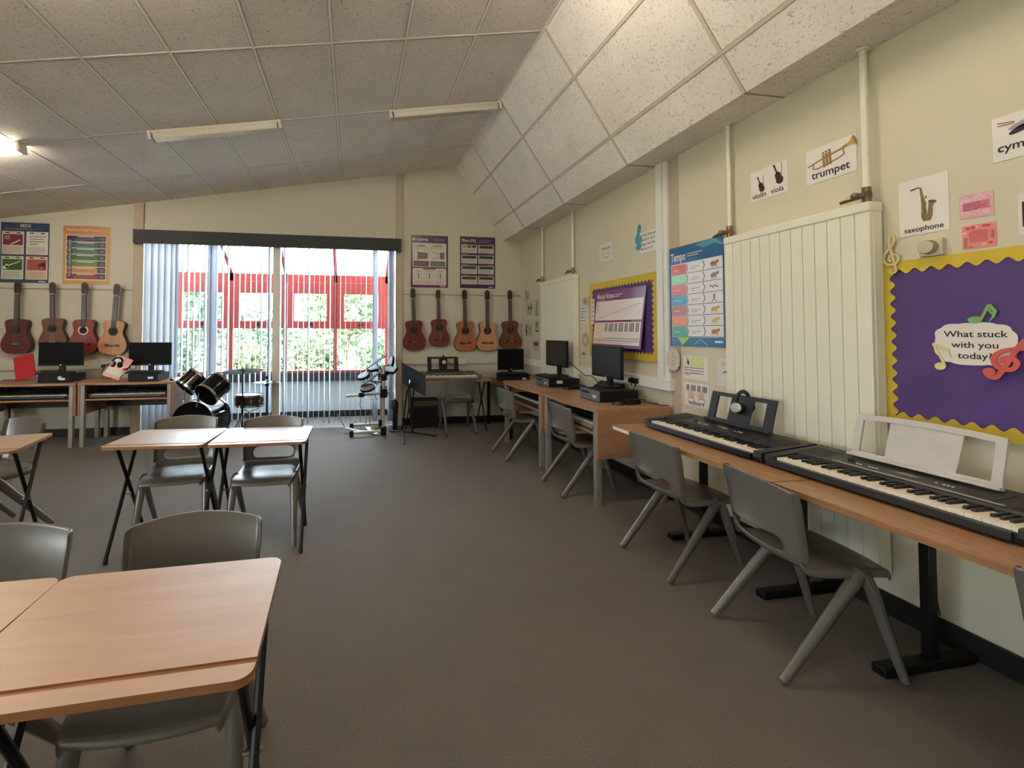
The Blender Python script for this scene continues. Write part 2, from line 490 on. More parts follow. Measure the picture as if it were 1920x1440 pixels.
# vertical blinds
vane_m = M('blind_fabric', (208, 212, 220), .8, var=.02, trans=.5, spec=.2)
def vane(parent, x, ang, wd=.089, z0=.06, z1=2.66, tw=0.0, y=D + .02):
    s = MB()
    n = 8; v = []
    for i in range(n + 1):
        t = i / n; a = ang + tw * t; z = z0 + (z1 - z0) * t
        for e in (-1, 0, 1):
            b2 = .004 if e == 0 else 0
            v.append((x + e * wd / 2 * math.cos(a) - b2 * math.sin(a), y + e * wd / 2 * math.sin(a) + b2 * math.cos(a), z))
    f = []
    for i in range(n):
        for e in (0, 1): f.append((i * 3 + e, i * 3 + e + 1, i * 3 + 4 + e, i * 3 + 3 + e))
    s.add(v, f)
    o = s.build('vane', vane_m, parent, ang=60)
    so = o.modifiers.new('thick', 'SOLIDIFY'); so.thickness = .0012
    return o
def blind(label, xs, rail):
    t = thing('vertical_blind', label, 'blind', ((rail[0] + rail[1]) / 2, D + .02, 2.66))
    inv = Matrix.Translation(-t.location)
    r = MB().box(rail[0], rail[1], D - .005, D + .045, 2.665, 2.70).build('head_rail', white_m, t, bevel=.003)
    r.location = -t.location
    for x, a, wd in xs:
        o = vane(t, x, a, wd, tw=random.uniform(-.08, .08), z0=.06 + random.uniform(-.01, .012)); o.location = -t.location
    return t
rng = random.Random(3)
L = [(-2.83 + i * .085, .28 + .10 * (i % 2), .105) for i in range(5)]
x = -2.46
while x < -1.22:
    a = PI / 2 + rng.uniform(-.16, .16)
    L.append((x, a, .089)); x += .0765
L.append((-1.99, .35, .127)); L.append((-1.20, 1.2, .089))
blind('white vertical blind left of the white post, vanes bunched at its left end', L, (-2.88, -1.16))
R_ = []
x = -.95
while x < .50:
    R_.append((x, PI / 2 + rng.uniform(-.2, .1), .089)); x += .0765
R_ += [(.335, .6, .1), (.565, .3, .089), (.588, .2, .089), (-.99, 1.3, .089)]
blind('white vertical blind right of the white post, behind the electronic drum rack', R_, (-1.045, .635))
# ------------------------------------------------------------------ fluorescent battens under the ceiling
lamp_body = M('lamp_white_metal', (214, 208, 196), .4)
lamp_off = M('lamp_prismatic_diffuser', (205, 198, 184), .25, var=.05, vs=40)
lamp_on = M('lamp_lit_diffuser', (255, 239, 214), .4, emit=TUBE)
def batten(x1, y, lit, label):
    x0 = x1 - 1.22
    t = thing('ceiling_light', label, 'ceiling light', ((x0 + x1) / 2, y, zc((x0 + x1) / 2)), 0, 'fluorescent battens', rot=(0, -math.atan(MS), 0))
    L = 1.22 / 2 / ca
    MB().box(-L, L, -.045, .045, -.030, -.006).build('body', lamp_body, t, bevel=.003)
    d = MB()
    d.prism([(-.052, -.03), (.052, -.03), (.052, -.072), (.040, -.092), (-.040, -.092), (-.052, -.072)], -L + .03, L - .03, 0,
            Matrix(((0, 0, 1, 0), (1, 0, 0, 0), (0, 1, 0, 0), (0, 0, 0, 1))))
    d.build('diffuser', lamp_on if lit else lamp_off, t)
    for e in (-1, 1):
        MB().box(e * L - .015, e * L + .015, -.056, .056, -.097, -.006).build('end_cap', lamp_body, t, bevel=.004)
    return t
batten(1.60, 4.80, False, 'unlit fluorescent batten at the ceiling ridge, nearest the right-hand slope')
batten(-.76, 4.80, False, 'unlit fluorescent batten in the middle of the left ceiling slope')
batten(-3.10, 4.80, True, 'lit warm fluorescent batten at the left edge of the view')
batten(1.60, 2.40, True, 'lit fluorescent batten at the ridge, in the row nearer the viewer')
batten(-.76, 2.40, True, 'unseen lit batten added for fill mid slope, in the row nearer the viewer')  # lit lamp out of view, added to brighten the room
batten(-3.10, 2.40, False, 'unlit fluorescent batten lowest in the row nearer the viewer')
batten(1.60, 0.0, True, 'unseen lit batten added for fill at the ridge above the viewer')  # added overhead lamp, unseen, for more room light
batten(-3.10, 0.0, True, 'unseen lit batten added for fill low on the left slope behind the viewer')  # another unseen lamp added as fill from the left
pv = MB(); pv.box(XL - 9, XL - .2, -12, D, -.2, -.08)  # unseen pale ground added to bounce sunlight up to the ceiling
struct(pv.build('ground_bounce_paving', M('pale_bounce_paving', (214, 208, 198), .9, var=.08)))
# ------------------------------------------------------------------ garden beyond the bay
struct(MB().box(-45, 45, -30, 45, -.45, -.16).build('ground_lawn', M('lawn_grass', (126, 134, 108), .9, var=.3, vs=8)))
leaf_ms = [M('leaf_green_%d' % i, c, .55, var=.25, vs=6, trans=.3) for i, c in enumerate([(52, 76, 48), (72, 86, 56), (38, 63, 46), (96, 100, 70)])]
bark_m = M('bark', (94, 78, 60), .9, var=.2)
def bush(name, label, x, y, rx, ry, h, n, size, mi, z0=-.16, trunk=0.0):
    rg = random.Random(int(x * 97 + y * 31))
    t = thing(name, label, 'shrub' if trunk == 0 else 'tree', (x, y, z0), 0, 'garden greenery beyond the window')
    s = MB()
    for i in range(n):
        u, v2 = rg.uniform(-1, 1), rg.uniform(0, 2 * PI)
        r = rg.uniform(.55, 1.0) * (1 + .18 * math.sin(3 * v2 + x) + .15 * math.cos(5 * v2 + 4 * u))
        q = math.sqrt(1 - u * u)
        p = Vector((rx * r * q * math.cos(v2), ry * r * q * math.sin(v2), trunk + h / 2 + h / 2 * r * u * .95))
        if p.z < .02: p.z = .02 + rg.random() * .1
        R3 = Euler((rg.uniform(0, 6), rg.uniform(0, 6), rg.uniform(0, 6))).to_matrix().to_4x4()
        T = Matrix.Translation(p) @ R3
        L_ = size * rg.uniform(.6, 1.3)
        s.add([(0, -L_, 0), (L_ * .42, 0, .01), (0, L_, 0), (-L_ * .42, 0, .01)], [(0, 1, 2, 3)], rg.choice(mi) if False else 0 if rg.random() < .7 else 1, T)
    s.build('foliage', [leaf_ms[mi[0]], leaf_ms[mi[1]]], t)
    b = MB()
    for k in range(5):
        a = k * 1.3
        b.tube([(0, 0, -.02), (rx * .15 * math.cos(a), ry * .15 * math.sin(a), trunk + h * .3), (rx * .45 * math.cos(a), ry * .45 * math.sin(a), trunk + h * .62)], [.05, .035, .012], 6)
    b.build('stem', bark_m, t)
    return t
bush('garden_shrub', 'feathery green shrub seen through the left window pane', -3.85, 10.3, .60, .6, 1.7, 1500, .07, (0, 2))
bush('garden_shrub', 'pale yellow-leaved shrub seen through the second window pane', -2.25, 10.3, .60, .55, 1.45, 1500, .07, (3, 1))
bush('garden_shrub', 'dark rounded shrub seen just left of the white post', -2.2, 12.6, 1.0, .8, 2.3, 1700, .08, (2, 0))
bush('garden_shrub', 'bright lime shrub seen through the third window pane', -.85, 10.3, .62, .6, 1.6, 1700, .075, (1, 3))
bush('garden_hedge', 'tall mid-green hedge seen through the rightmost window pane', .75, 10.3, .72, .6, 1.65, 1700, .07, (0, 1))
bush('garden_tree', 'tall leafy tree rising behind the lime shrub', -.3, 15.6, 1.5, 1.3, 2.6, 1800, .12, (1, 0), trunk=.9)
bush('garden_tree', 'tall leafy tree at the left of the garden', -5.2, 15.6, 1.7, 1.4, 2.8, 1600, .12, (0, 2), trunk=.8)
bush('garden_tree', 'tall leafy tree at the right of the garden', 3.9, 15.6, 1.5, 1.3, 2.4, 1500, .12, (3, 1), trunk=.9)
# ------------------------------------------------------------------ moulded school chairs (sitter faces local +Y)
chair_m = M('chair_grey_polypropylene', (98, 93, 88), .27, var=.04, bump=.08, bs=600, spec=.9)
steel_b = M('black_powder_coated_steel', (14, 14, 14), .45, spec=.3)
def shell(name, prof, us, parent, hole=None, flange=None):
    """grid over (u, profile): prof rows = (y, z, half width, crown dy, crown dz)"""
    s = MB(); nu = len(us)
    for (y, z, hw, cy_, cz_) in prof:
        for u in us:
            e = max(-1, min(1, u))
            px, py, pz = e * hw, y + cy_ * (e * e), z + cz_ * (e * e)
            if abs(u) > 1: py += flange[0]; pz += flange[1]; px += .004 * (1 if u > 0 else -1)
            s.v.append((px, py, pz))
    for i in range(len(prof) - 1):
        for j in range(nu - 1):
            if hole and hole(i, j): continue
            s.f.append([i * nu + j, i * nu + j + 1, (i + 1) * nu + j + 1, (i + 1) * nu + j]); s.m.append(0)
    o = s.build(name, chair_m, parent, ang=50)
    a = o.modifiers.new('thick', 'SOLIDIFY'); a.thickness = .011; a.offset = 0
    b = o.modifiers.new('smooth', 'SUBSURF'); b.levels = 2; b.render_levels = 2
    return o
US = [-1.06, -1, -.94, -.74, -.4, 0, .4, .74, .94, 1, 1.06]
def make_chair(label, group):
    t = thing('school_chair', label, 'chair', (0, 0, 0), 0, group)
    shell('seat', [(.232, .405, .170, -.02, .0), (.226, .428, .185, -.02, 0), (.16, .440, .196, 0, 0), (.02, .432, .200, 0, .004), (-.10, .428, .200, 0, .008), (-.165, .434, .198, .012, .012), (-.20, .456, .196, .03, .008)], US, t, flange=(0, -.028))
    shell('backrest', [(-.20, .456, .196, .03, .008), (-.210, .480, .196, .036, .004), (-.254, .552, .198, .074, .004), (-.246, .572, .199, .062, 0), (-.240, .60, .201, .050, 0), (-.242, .67, .204, .044, 0), (-.254, .735, .207, .042, -.012), (-.258, .770, .205, .042, -.022), (-.2585, .780, .204, .042, -.023)], US, t,
          hole=lambda i, j: i == 1 and 3 <= j <= 6, flange=(.034, -.002))
    for sx in (-1, 1):
        f = MB(); f.tube([(sx * .188, .085, .428), (sx * .196, .115, .36), (sx * .214, .222, .008)], [.025, .023, .015], 10, sq=(1.0, 1.15))
        f.build('leg', chair_m, t)
        f = MB(); f.tube([(sx * .190, .075, .430), (sx * .198, .035, .385), (sx * .214, -.268, .014)], [.025, .024, .016], 10, sq=(1.0, 1.2))
        f.build('leg', chair_m, t)
    return t
R90 = -PI / 2       # sitter faces +X, towards the right wall
G1, G2 = 'chairs along the right wall', 'chairs at the folding desks'
c0 = make_chair('grey plastic chair in front of the headphone-hung black keyboard, pulled up to the beech table', G1)
def place(x, y, rz, label, grp): return dup(c0, (x, y, 0), rz, label, grp)
c0.location = (2.005, 2.50, 0); c0.rotation_euler = (0, 0, R90 + .02)
place(1.995, 1.735, R90 - .16, 'grey plastic chair in front of the keyboard with the pale grey music rest', G1)
place(2.03, 3.82, R90 + .0, 'grey plastic chair at the desk cabinet nearer the viewer, right wall', G1)
place(1.905, 4.945, R90 + .06, 'grey plastic chair at the farther desk cabinet on the right wall', G1)
place(2.03, .775, R90 + .05, 'grey plastic chair cut off by the right edge, nearest on that side', G1)
place(1.475, 6.29, .02, 'grey plastic chair pushed under the table with the silver keyboard', 'chairs along the far wall')
place(-.512, 1.45, PI + .032, 'grey plastic chair tucked behind the nearest folding desk', G2)
place(-1.10, 1.45, PI + .03, 'grey plastic chair behind the nearest desk cut off at the left edge', G2)
place(-1.19, 3.425, PI + .10, 'grey plastic chair behind the left one of the middle pair of desks', G2)
place(-.58, 3.318, PI - .03, 'grey plastic chair behind the right one of the middle pair of desks', G2)
place(-2.46, 3.60, PI - .50, 'grey plastic chair turned sideways at the desk on the left edge', G2)
# ------------------------------------------------------------------ folding exam desks
beech = wood('beech_laminate', (192, 156, 126), (176, 139, 107), (1.0, 9, 9), .42, 1.0)
beech.node_tree.nodes['Principled BSDF'].inputs['Coat Weight'].default_value = 1.0
beech.node_tree.nodes['Principled BSDF'].inputs['Coat Roughness'].default_value = 0.36
beech_edge = wood('beech_edge', (160, 112, 74), (140, 94, 58), (1, 9, 9), .4)
groove_m = M('groove_shadow_brown', (146, 98, 58), .5)
def rr(x0, x1, y0, y1, r, n=6, which=(1, 1, 1, 1)):
    P = []
    for k, (cx, cy, a0) in enumerate(((x1 - r, y1 - r, 0), (x0 + r, y1 - r, 90), (x0 + r, y0 + r, 180), (x1 - r, y0 + r, 270))):
        if which[k]:
            for i in range(n + 1):
                a = math.radians(a0 + 90 * i / n); P.append((cx + r * math.cos(a), cy + r * math.sin(a)))
        else:
            P.append(((x1, y1), (x0, y1), (x0, y0), (x1, y0))[k])
    return P
def make_desk(label):
    t = thing('folding_desk', label, 'desk', (0, 0, 0), 0, 'folding exam desks')
    W, Dp, z1, th = .59, .50, .712, .018
    x0, x1, y0, y1 = -W / 2, W / 2, -Dp / 2, Dp / 2
    s = MB()
    s.prism(rr(x0, x1, y0, y1, .035), z1 - th, z1 - .004, 1)
    s.prism(rr(x0, x1, y0 + .062, y1, .035, which=(1, 1, 0, 0)), z1 - .005, z1, 0, ms=1)
    s.prism(rr(x0, x1, y0, y0 + .046, .035, which=(0, 0, 1, 1)), z1 - .005, z1, 0, ms=1)
    s.build('desktop', [beech, beech_edge], t)
    for sx in (-1, 1):
        a, b = sx * (W / 2 - .030), sx * (W / 2 - .048)
        f = MB(); f.tube([(a, y1 - .09, z1 - th - .004), (a, y1 - .12, z1 - .05), (a, y0 + .035, .012)], .0115, 8); f.build('leg', steel_b, t)
        f = MB(); f.tube([(b, y0 + .09, z1 - th - .004), (b, y0 + .12, z1 - .05), (b, y1 - .035, .012)], .0115, 8); f.build('leg', steel_b, t)
        for yy in (y0 + .04, y1 - .04):
            f = MB(); f.tube([(a if yy < 0 else b, yy + (.004 if yy < 0 else -.004), .03), (a if yy < 0 else b, yy, .0)], .0145, 8)
            f.build('rubber_foot', M('black_rubber', (20, 20, 20), .7), t)
        f = MB(); f.tube([(a + .014 * sx, 0, .355), (b - .014 * sx, 0, .355)], .007, 8); f.build('pivot_bolt', M('zinc', (150, 150, 150), .3, .9), t)
    return t
d0 = make_desk('folding beech desk nearest the viewer, its whole top in view')
d0.location = (-.497, 1.205, 0); d0.rotation_euler = (0, 0, .03)
dup(d0, (-1.092, 1.195, 0), .01, 'folding beech desk cut off at the lower left edge, beside the nearest one')
dup(d0, (-1.187, 3.245, 0), -.06, 'folding desk on the left of the middle pair, in front of a chair')
dup(d0, (-.583, 3.215, 0), -.01, 'folding desk on the right of the middle pair, nearer the open floor')
dup(d0, (-2.27, 3.22, 0), .16, 'folding desk just showing at the left edge, level with the middle pair')
# ------------------------------------------------------------------ long beech tables along the right wall
table_m = wood('beech_table_top', (170, 131, 94), (150, 112, 77), (12, 1.0, 12), .38)
table_e = wood('beech_table_edge', (164, 122, 84), (146, 104, 68), (12, 1, 12), .45)
white_strip = M('white_edge_strip', (232, 226, 220), .3)  # white strip on part of the table's front edge
def long_table(label, y0, y1, strip=False, inset=.31):
    t = thing('long_table', label, 'table', (2.245, (y0 + y1) / 2, 0), 0, 'long tables along the right wall')
    h, x0, x1 = (y1 - y0) / 2, -.36, .265
    s = MB(); s.prism(rr(x0, x1, -h + .002, h - .002, .012), .695, .720, 0, ms=1); s.build('tabletop', [table_m, table_e], t, bevel=.003)
    if strip:
        MB().box(x0 - .0035, x0 + .001, h - .52, h - .05, .697, .7185).build('edge_strip', white_strip, t)
    for sy in (-1, 1):
        y = sy * (h - inset)
        f = MB(); f.box(.135, .175, y - .02, y + .02, .03, .694); f.build('leg', steel_b, t, bevel=.004)
        f = MB(); f.box(-.115, .36, y - .028, y + .028, .0, .038); f.build('foot_bar', steel_b, t, bevel=.006)
        f = MB(); f.box(-.22, .25, y - .02, y + .02, .665, .6945); f.build('top_bar', steel_b, t, bevel=.003)
    f = MB(); f.box(.14, .17, -h + inset, h - inset, .56, .60); f.build('crossbar', steel_b, t, bevel=.003)
    return t
long_table('long beech-topped table on black steel legs carrying the headphone-hung keyboard', 1.78, 3.09, True)
long_table('long beech-topped table on black legs at the right edge, nearer the viewer', .46, 1.775, inset=.23)
# ------------------------------------------------------------------ desk cabinets with a keyboard shelf (front faces local -Y)
cab_m = wood('cabinet_beech', (176, 134, 100), (154, 112, 80), (1.0, 10, 10), .35)
cab_side = wood('cabinet_beech_side', (166, 124, 92), (146, 104, 74), (1.5, 1.5, 8), .4)
leg_grey = M('grey_leg_metal', (152, 144, 136), .38, .25)
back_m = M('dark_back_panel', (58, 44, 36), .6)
def make_cabinet(label, W, loc, rz, grp, Dp=.68, zt=.785):
    t = thing('desk_cabinet', label, 'desk', loc, rz, grp)
    h = W / 2
    P = [(h, 0), (h, Dp), (-h, Dp), (-h, 0)]
    for i in range(1, 12): P.append((-h + W * i / 12, -.045 * math.sin(PI * i / 12)))
    s = MB(); s.prism(P, zt - .025, zt, 0); s.build('desktop', cab_m, t, bevel=.004)
    for sx in (-1, 1):
        xo = sx * h
        MB().box(min(xo, xo - sx * .025), max(xo, xo - sx * .025), .012, Dp - .02, .385, zt - .026).build('side_panel', cab_side, t, bevel=.003)
        for y in (0.0, Dp - .09):
            MB().box(min(xo - sx * .027, xo - sx * .075), max(xo - sx * .027, xo - sx * .075), y + .012, y + .06, 0, zt - .026).build('leg', leg_grey, t, bevel=.004)
    MB().box(-h + .076, h - .076, .02, Dp - .12, .565, .585).build('keyboard_shelf', cab_m, t, bevel=.003)
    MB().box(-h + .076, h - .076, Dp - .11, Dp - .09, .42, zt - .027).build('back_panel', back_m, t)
    return t
GC = 'desk cabinets with a sliding keyboard shelf'
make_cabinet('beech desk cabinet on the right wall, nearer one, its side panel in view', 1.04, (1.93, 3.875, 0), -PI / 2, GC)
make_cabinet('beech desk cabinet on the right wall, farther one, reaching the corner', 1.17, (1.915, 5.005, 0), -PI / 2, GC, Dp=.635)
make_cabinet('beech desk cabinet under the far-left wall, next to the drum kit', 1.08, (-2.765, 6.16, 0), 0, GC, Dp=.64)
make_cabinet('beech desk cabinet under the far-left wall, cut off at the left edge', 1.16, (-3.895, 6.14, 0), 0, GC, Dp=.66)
# ------------------------------------------------------------------ far-right table and corner side table
t = thing('folding_table', 'wood-topped table on thin black crossed legs under the right-hand guitars', 'table', (1.36, 6.47, 0))
s = MB(); s.prism(rr(-.60, .60, -.30, .30, .02), .715, .738, 0, ms=1); s.build('tabletop', [table_m, table_e], t, bevel=.002)
for sx in (-1, 1):
    for e in (-1, 1):
        f = MB(); f.tube([(sx * (.52 + .01 * e), e * .22, .714), (sx * (.52 + .01 * e), -e * .24, .0)], .011, 8); f.build('leg', steel_b, t)
t = thing('side_table', 'dark low table in the far right corner holding the corner computer', 'table', (2.315, 6.24, 0))
MB().box(-.27, .24, -.58, .58, .665, .70).build('tabletop', wood('dark_wood_top', (104, 74, 52), (84, 58, 40), (9, 1, 9), .4), t, bevel=.003)
for x, y in ((-.24, -.5), (-.24, .5), (.22, -.5), (.22, .5)):
    MB().box(x - .02, x + .02, y - .02, y + .02, 0, .664).build('leg', steel_b, t)
# ------------------------------------------------------------------ electronic keyboards (player at local -Y, bass at local -X)
kb_black = M('keyboard_black_plastic', (36, 36, 38), .42, var=.05, bump=.1, bs=900)
kb_gloss = M('keyboard_front_gloss', (30, 32, 38), .25)
kb_panel = M('keyboard_dark_panel', (40, 39, 38), .38)
kb_grey = M('keyboard_silver_grey', (150, 146, 140), .4)
ivory = M('white_key_plastic', (238, 226, 206), .28, var=.02)
ebony = M('black_key_plastic', (22, 21, 22), .3)
btn_w = M('button_white', (222, 218, 204), .4)
lcd_m = M('display_grey', (128, 126, 112), .25)
print_w = M('print_white', (210, 210, 205), .5)
stand_blk = M('music_rest_black', (44, 45, 49), .42, spec=.35)
stand_gry = M('music_rest_grey', (196, 190, 182), .45)
XT = lambda x: Matrix(((0, 0, 1, x), (1, 0, 0, 0), (0, 1, 0, 0), (0, 0, 0, 1)))    # prism of a (y, z) profile, extruded along x
def key_meshes():
    a = MB(); a.box(-.0110, .0110, 0, .118, 0, .012, 0); a.box(-.0110, .0110, -.001, .0, -.012, .012, 0)
    b = MB(); b.prism([(0, 0), (.004, .011), (.078, .011), (.078, 0)], -.0055, .0055, 0, XT(0))
    return a, b
PROTO = {}
def keyboard(label, loc, rz, body=kb_black, front=kb_gloss, detail=True, L=.945, Dp=.375, octs=5, grp=None, accent=None):
    t = thing('electronic_keyboard', label, 'keyboard', loc, rz, grp)
    h = L / 2; nW = 7 * octs + 1; kw = .0236; kx = nW * kw / 2
    y0 = -Dp / 2
    s = MB()
    # cheeks, key bed, rear panel
    for sx in (-1, 1):
        xa, xb = sx * kx, sx * h
        s.prism([(y0 + .012, .006), (y0, .03), (y0 + .006, .058), (y0 + .15, .072), (Dp / 2 - .03, .092), (Dp / 2, .07), (Dp / 2, .008)], min(xa, xb), max(xa, xb), 0, XT(0))
    s.prism([(y0 + .012, .006), (y0 + .15, .006), (y0 + .15, .040), (y0 + .012, .040)], -kx, kx, 0, XT(0))
    s.prism([(y0 + .145, .006), (y0 + .145, .062), (y0 + .155, .073), (Dp / 2 - .03, .092), (Dp / 2, .07), (Dp / 2, .008)], -kx, kx, 0, XT(0))
    s.build('body', body, t, bevel=.003)
    s = MB(); s.prism([(y0 - .006, .012), (y0 + .012, .008), (y0 + .016, .040), (y0 - .002, .040)], -h + .02, h - .06, 0, XT(0))
    s.build('front_rail', front, t, bevel=.003)
    blk = [0, 1, 3, 4, 5]
    if detail:
        if 'w' not in PROTO:
            a, b = key_meshes()
            PROTO['w'] = a.build('white_key', ivory, t, bevel=.0012, seg=1); PROTO['b'] = b.build('black_key', ebony, t, bevel=.001, seg=1)
            firstw, firstb = PROTO['w'], PROTO['b']
        else: firstw = firstb = None
        for i in range(nW):
            o = firstw if (i == 0 and firstw) else PROTO['w'].copy()
            if not (i == 0 and firstw): COL.objects.link(o)
            o.parent = t; o.location = (-kx + kw * (i + .5), y0 + .024, .0405)
        k = 0
        for i in range(nW - 1):
            if i % 7 in blk:
                o = firstb if (k == 0 and firstb) else PROTO['b'].copy()
                if not (k == 0 and firstb): COL.objects.link(o)
                k += 1
                o.parent = t; o.location = (-kx + kw * (i + 1), y0 + .066, .0525)
    else:
        s = MB()
        for i in range(nW): s.box(-kx + kw * i + .0008, -kx + kw * (i + 1) - .0008, y0 + .022, y0 + .145, .040, .053)
        s.build('white_keys', ivory, t)
        s = MB()
        for i in range(nW - 1):
            if i % 7 in blk: s.box(-kx + kw * (i + 1) - .006, -kx + kw * (i + 1) + .006, y0 + .066, y0 + .145, .053, .064)
        s.build('black_keys', ebony, t)
    # panel: rear deck slopes from (y0+.155,.073) to (Dp/2-.03,.092)
    sl_ = math.atan2(.019, Dp - .185)
    P = Matrix.Translation((0, y0 + .155, .0735)) @ Matrix.Rotation(sl_, 4, 'X')
    s = MB(); s.box(-.27, .27, .005, .145, 0, .0015, 0, P); pn = s.build('control_panel', kb_panel, t)
    if accent:
        MB().box(-.27, .31, .002, .012, .0012, .004, 0, P).build('accent_strip', accent, t)
    for x, y, w_, d_ in ((-.04, .055, .075, .022),):
        MB().box(x - w_ / 2 + .03, x + w_ / 2 + .03, y, y + d_, .0015, .003, 0, P).build('display', lcd_m, pn)
    for x in (-.185, -.172, -.135, -.122, -.109, .115, .128, .141, .105 - .015):
        MB().box(x - .004, x + .004, .04 if x < 0 else .055, .048 if x < 0 else .063, .0015, .0045, 0, P).build('button', btn_w, pn, bevel=.001)
    s = MB(); s.lathe([(.012, 0), (.011, .012), (0.0001, .013)], 16, 0, P @ Matrix.Translation((-.225, .06, .0015))); s.build('volume_knob', kb_black, pn)
    for sx in (-1, 1):
        s = MB()
        for i in range(9): s.box(sx * .385 - .06, sx * .385 + .06, .02 + i * .014, .026 + i * .014, 0, .0012, 0, P)
        s.build('speaker_grille', kb_panel, t)
    return t
GK = 'electronic keyboards on the long tables'
ZT = .7205
keyboard('black electronic keyboard with a black music rest and headphones, next to the desk cabinet', (2.275, 2.50, ZT), -PI / 2, grp=GK)
keyboard('black electronic keyboard with a grey music rest, in front of the purple display board', (2.275, 1.535, ZT), -PI / 2 - .005, front=kb_black, grp=GK, accent=kb_grey)
keyboard('black electronic keyboard mostly cut off by the right edge', (2.275, .575, ZT), -PI / 2, grp=GK)
# music rests
def rest(label, loc, rz, m, W, H, lean, crown=0.0, side=.09, mid=.22):
    t = thing('music_rest', label, 'music rest', loc, 0, rot=Euler((PI / 2 - lean, 0, rz)))
    n = 10
    top = [(-W / 2 + W * i / n, H + crown * (1 - (2 * i / n - 1) ** 2)) for i in range(n + 1)]
    s = MB(); w1 = W * side
    bz = H * .12
    # frame: bottom bar, top bar, side posts and the solid middle sheet
    s.prism([(-W / 2 - .004, 0), (W / 2 + .004, 0), (W / 2, bz), (-W / 2, bz)], -.004, .008)
    tb = [(x, y - H * .13) for x, y in top]
    s.prism(top + tb[::-1], -.004, .008)
    for sx in (-1, 1):
        s.prism([(sx * (W / 2), bz - .003), (sx * (W / 2 - w1), bz - .003), (sx * (W / 2 - w1), H - H * .12), (sx * (W / 2), H - H * .12)], -.004, .008)
    s.prism([(-W * mid, bz - .003), (W * mid, bz - .003), (W * (mid + .02), H - H * .11 + crown * .8), (-W * (mid - .01), H - H * .11 + crown * .8)], -.003, .004)
    s.build('frame', m, t, bevel=.002)
    MB().box(-W / 2 - .006, W / 2 + .006, -.004, .010, .004, .03).build('ledge', m, t, bevel=.003)
    return t
r1 = rest('black music rest standing on the keyboard beside the cream radiator', (2.395, 2.49, .815), -PI / 2, stand_blk, .475, .195, .26, 0, .12, .17)
MB().text('YAMAHA', 0, .15, .011, .0045, 0, 'CENTER', .01).build('maker_lettering', M('dull_grey_print', (120, 124, 130), .5), r1)
rest('pale grey music rest standing on the keyboard below the purple display board', (2.385, 1.56, .815), -PI / 2 - .005, stand_gry, .515, .195, .22, .012, .06, .24)
# headphones
hp_blk = M('headphone_black', (24, 24, 27), .4)
hp_sil = M('headphone_silver', (190, 188, 184), .3, .4)
def headphones(label, loc, rot, r=.082):
    t = thing('headphones', label, 'headphones', loc, rot=rot)
    s = MB(); s.tube([(r * math.cos(a), 0, r * 1.05 * math.sin(a)) for a in [PI * i / 16 for i in range(17)]], .0085, 8, sq=(1.0, 1.5)); s.build('headband', hp_blk, t)
    for sx in (-1, 1):
        T = Matrix.Translation((sx * r, 0, -.03)) @ Matrix.Rotation(sx * PI / 2 * .9, 4, 'Y')
        s = MB(); s.bar((sx * r, 0, .005), (sx * r * 1.02, 0, -.028), .012, .006); s.build('yoke', hp_sil, t, bevel=.001)
        s = MB(); s.lathe([(.036, -.03), (.038, -.012), (.034, 0)], 20, 0, T); c = s.build('ear_cushion', hp_blk, t)
        s = MB(); s.lathe([(.033, -.001), (.03, .010), (.018, .014), (.0001, .015)], 20, 0, T); s.build('ear_cup', hp_sil, c)
    return t
headphones('black and silver headphones hung over the black music rest by the cream radiator', (2.436, 2.485, .962), (0, .0, .22), .064)
# cable of headphones
def cable(label, pts, r=.003, m=None, cat='cable'):
    cu = [Vector(p) for p in pts]
    P = []
    for i in range(len(cu) - 1):
        p0, p1, p2, p3 = cu[max(i - 1, 0)], cu[i], cu[i + 1], cu[min(i + 2, len(cu) - 1)]
        for k in range(6):
            u = k / 6
            P.append(.5 * ((2 * p1) + (p2 - p0) * u + (2 * p0 - 5 * p1 + 4 * p2 - p3) * u * u + (3 * p1 - p0 - 3 * p2 + p3) * u ** 3))
    P.append(cu[-1])
    s = MB(); s.tube(P, r, 6)
    return tag(s.build('cable', m or hp_blk), label, cat)
cable('thin black cable looping down the wall under the right table, by the second leg', [(2.60, 1.42, .695), (2.625, 1.30, .50), (2.628, 1.22, .46), (2.62, 1.10, .60)])
cable('thin black cable running from the black adaptor under the table down to the skirting', [(2.60, 1.00, .66), (2.63, 1.02, .50), (2.625, 1.12, .32), (2.62, 1.24, .19), (2.615, 1.33, .12)])
cable('thin black cable hanging beside the radiator under the keyboard with the grey rest', [(2.57, 1.72, .70), (2.60, 1.70, .50), (2.60, 1.66, .30), (2.61, 1.64, .13)])
s = MB(); s.box(-.05, .045, -.10, .10, -.045, 0); tag(s.build('power_adaptor', steel_b, bevel=.006, loc=(2.55, 1.00, .694)), 'black power adaptor fixed under the long table near the right edge', 'adaptor')
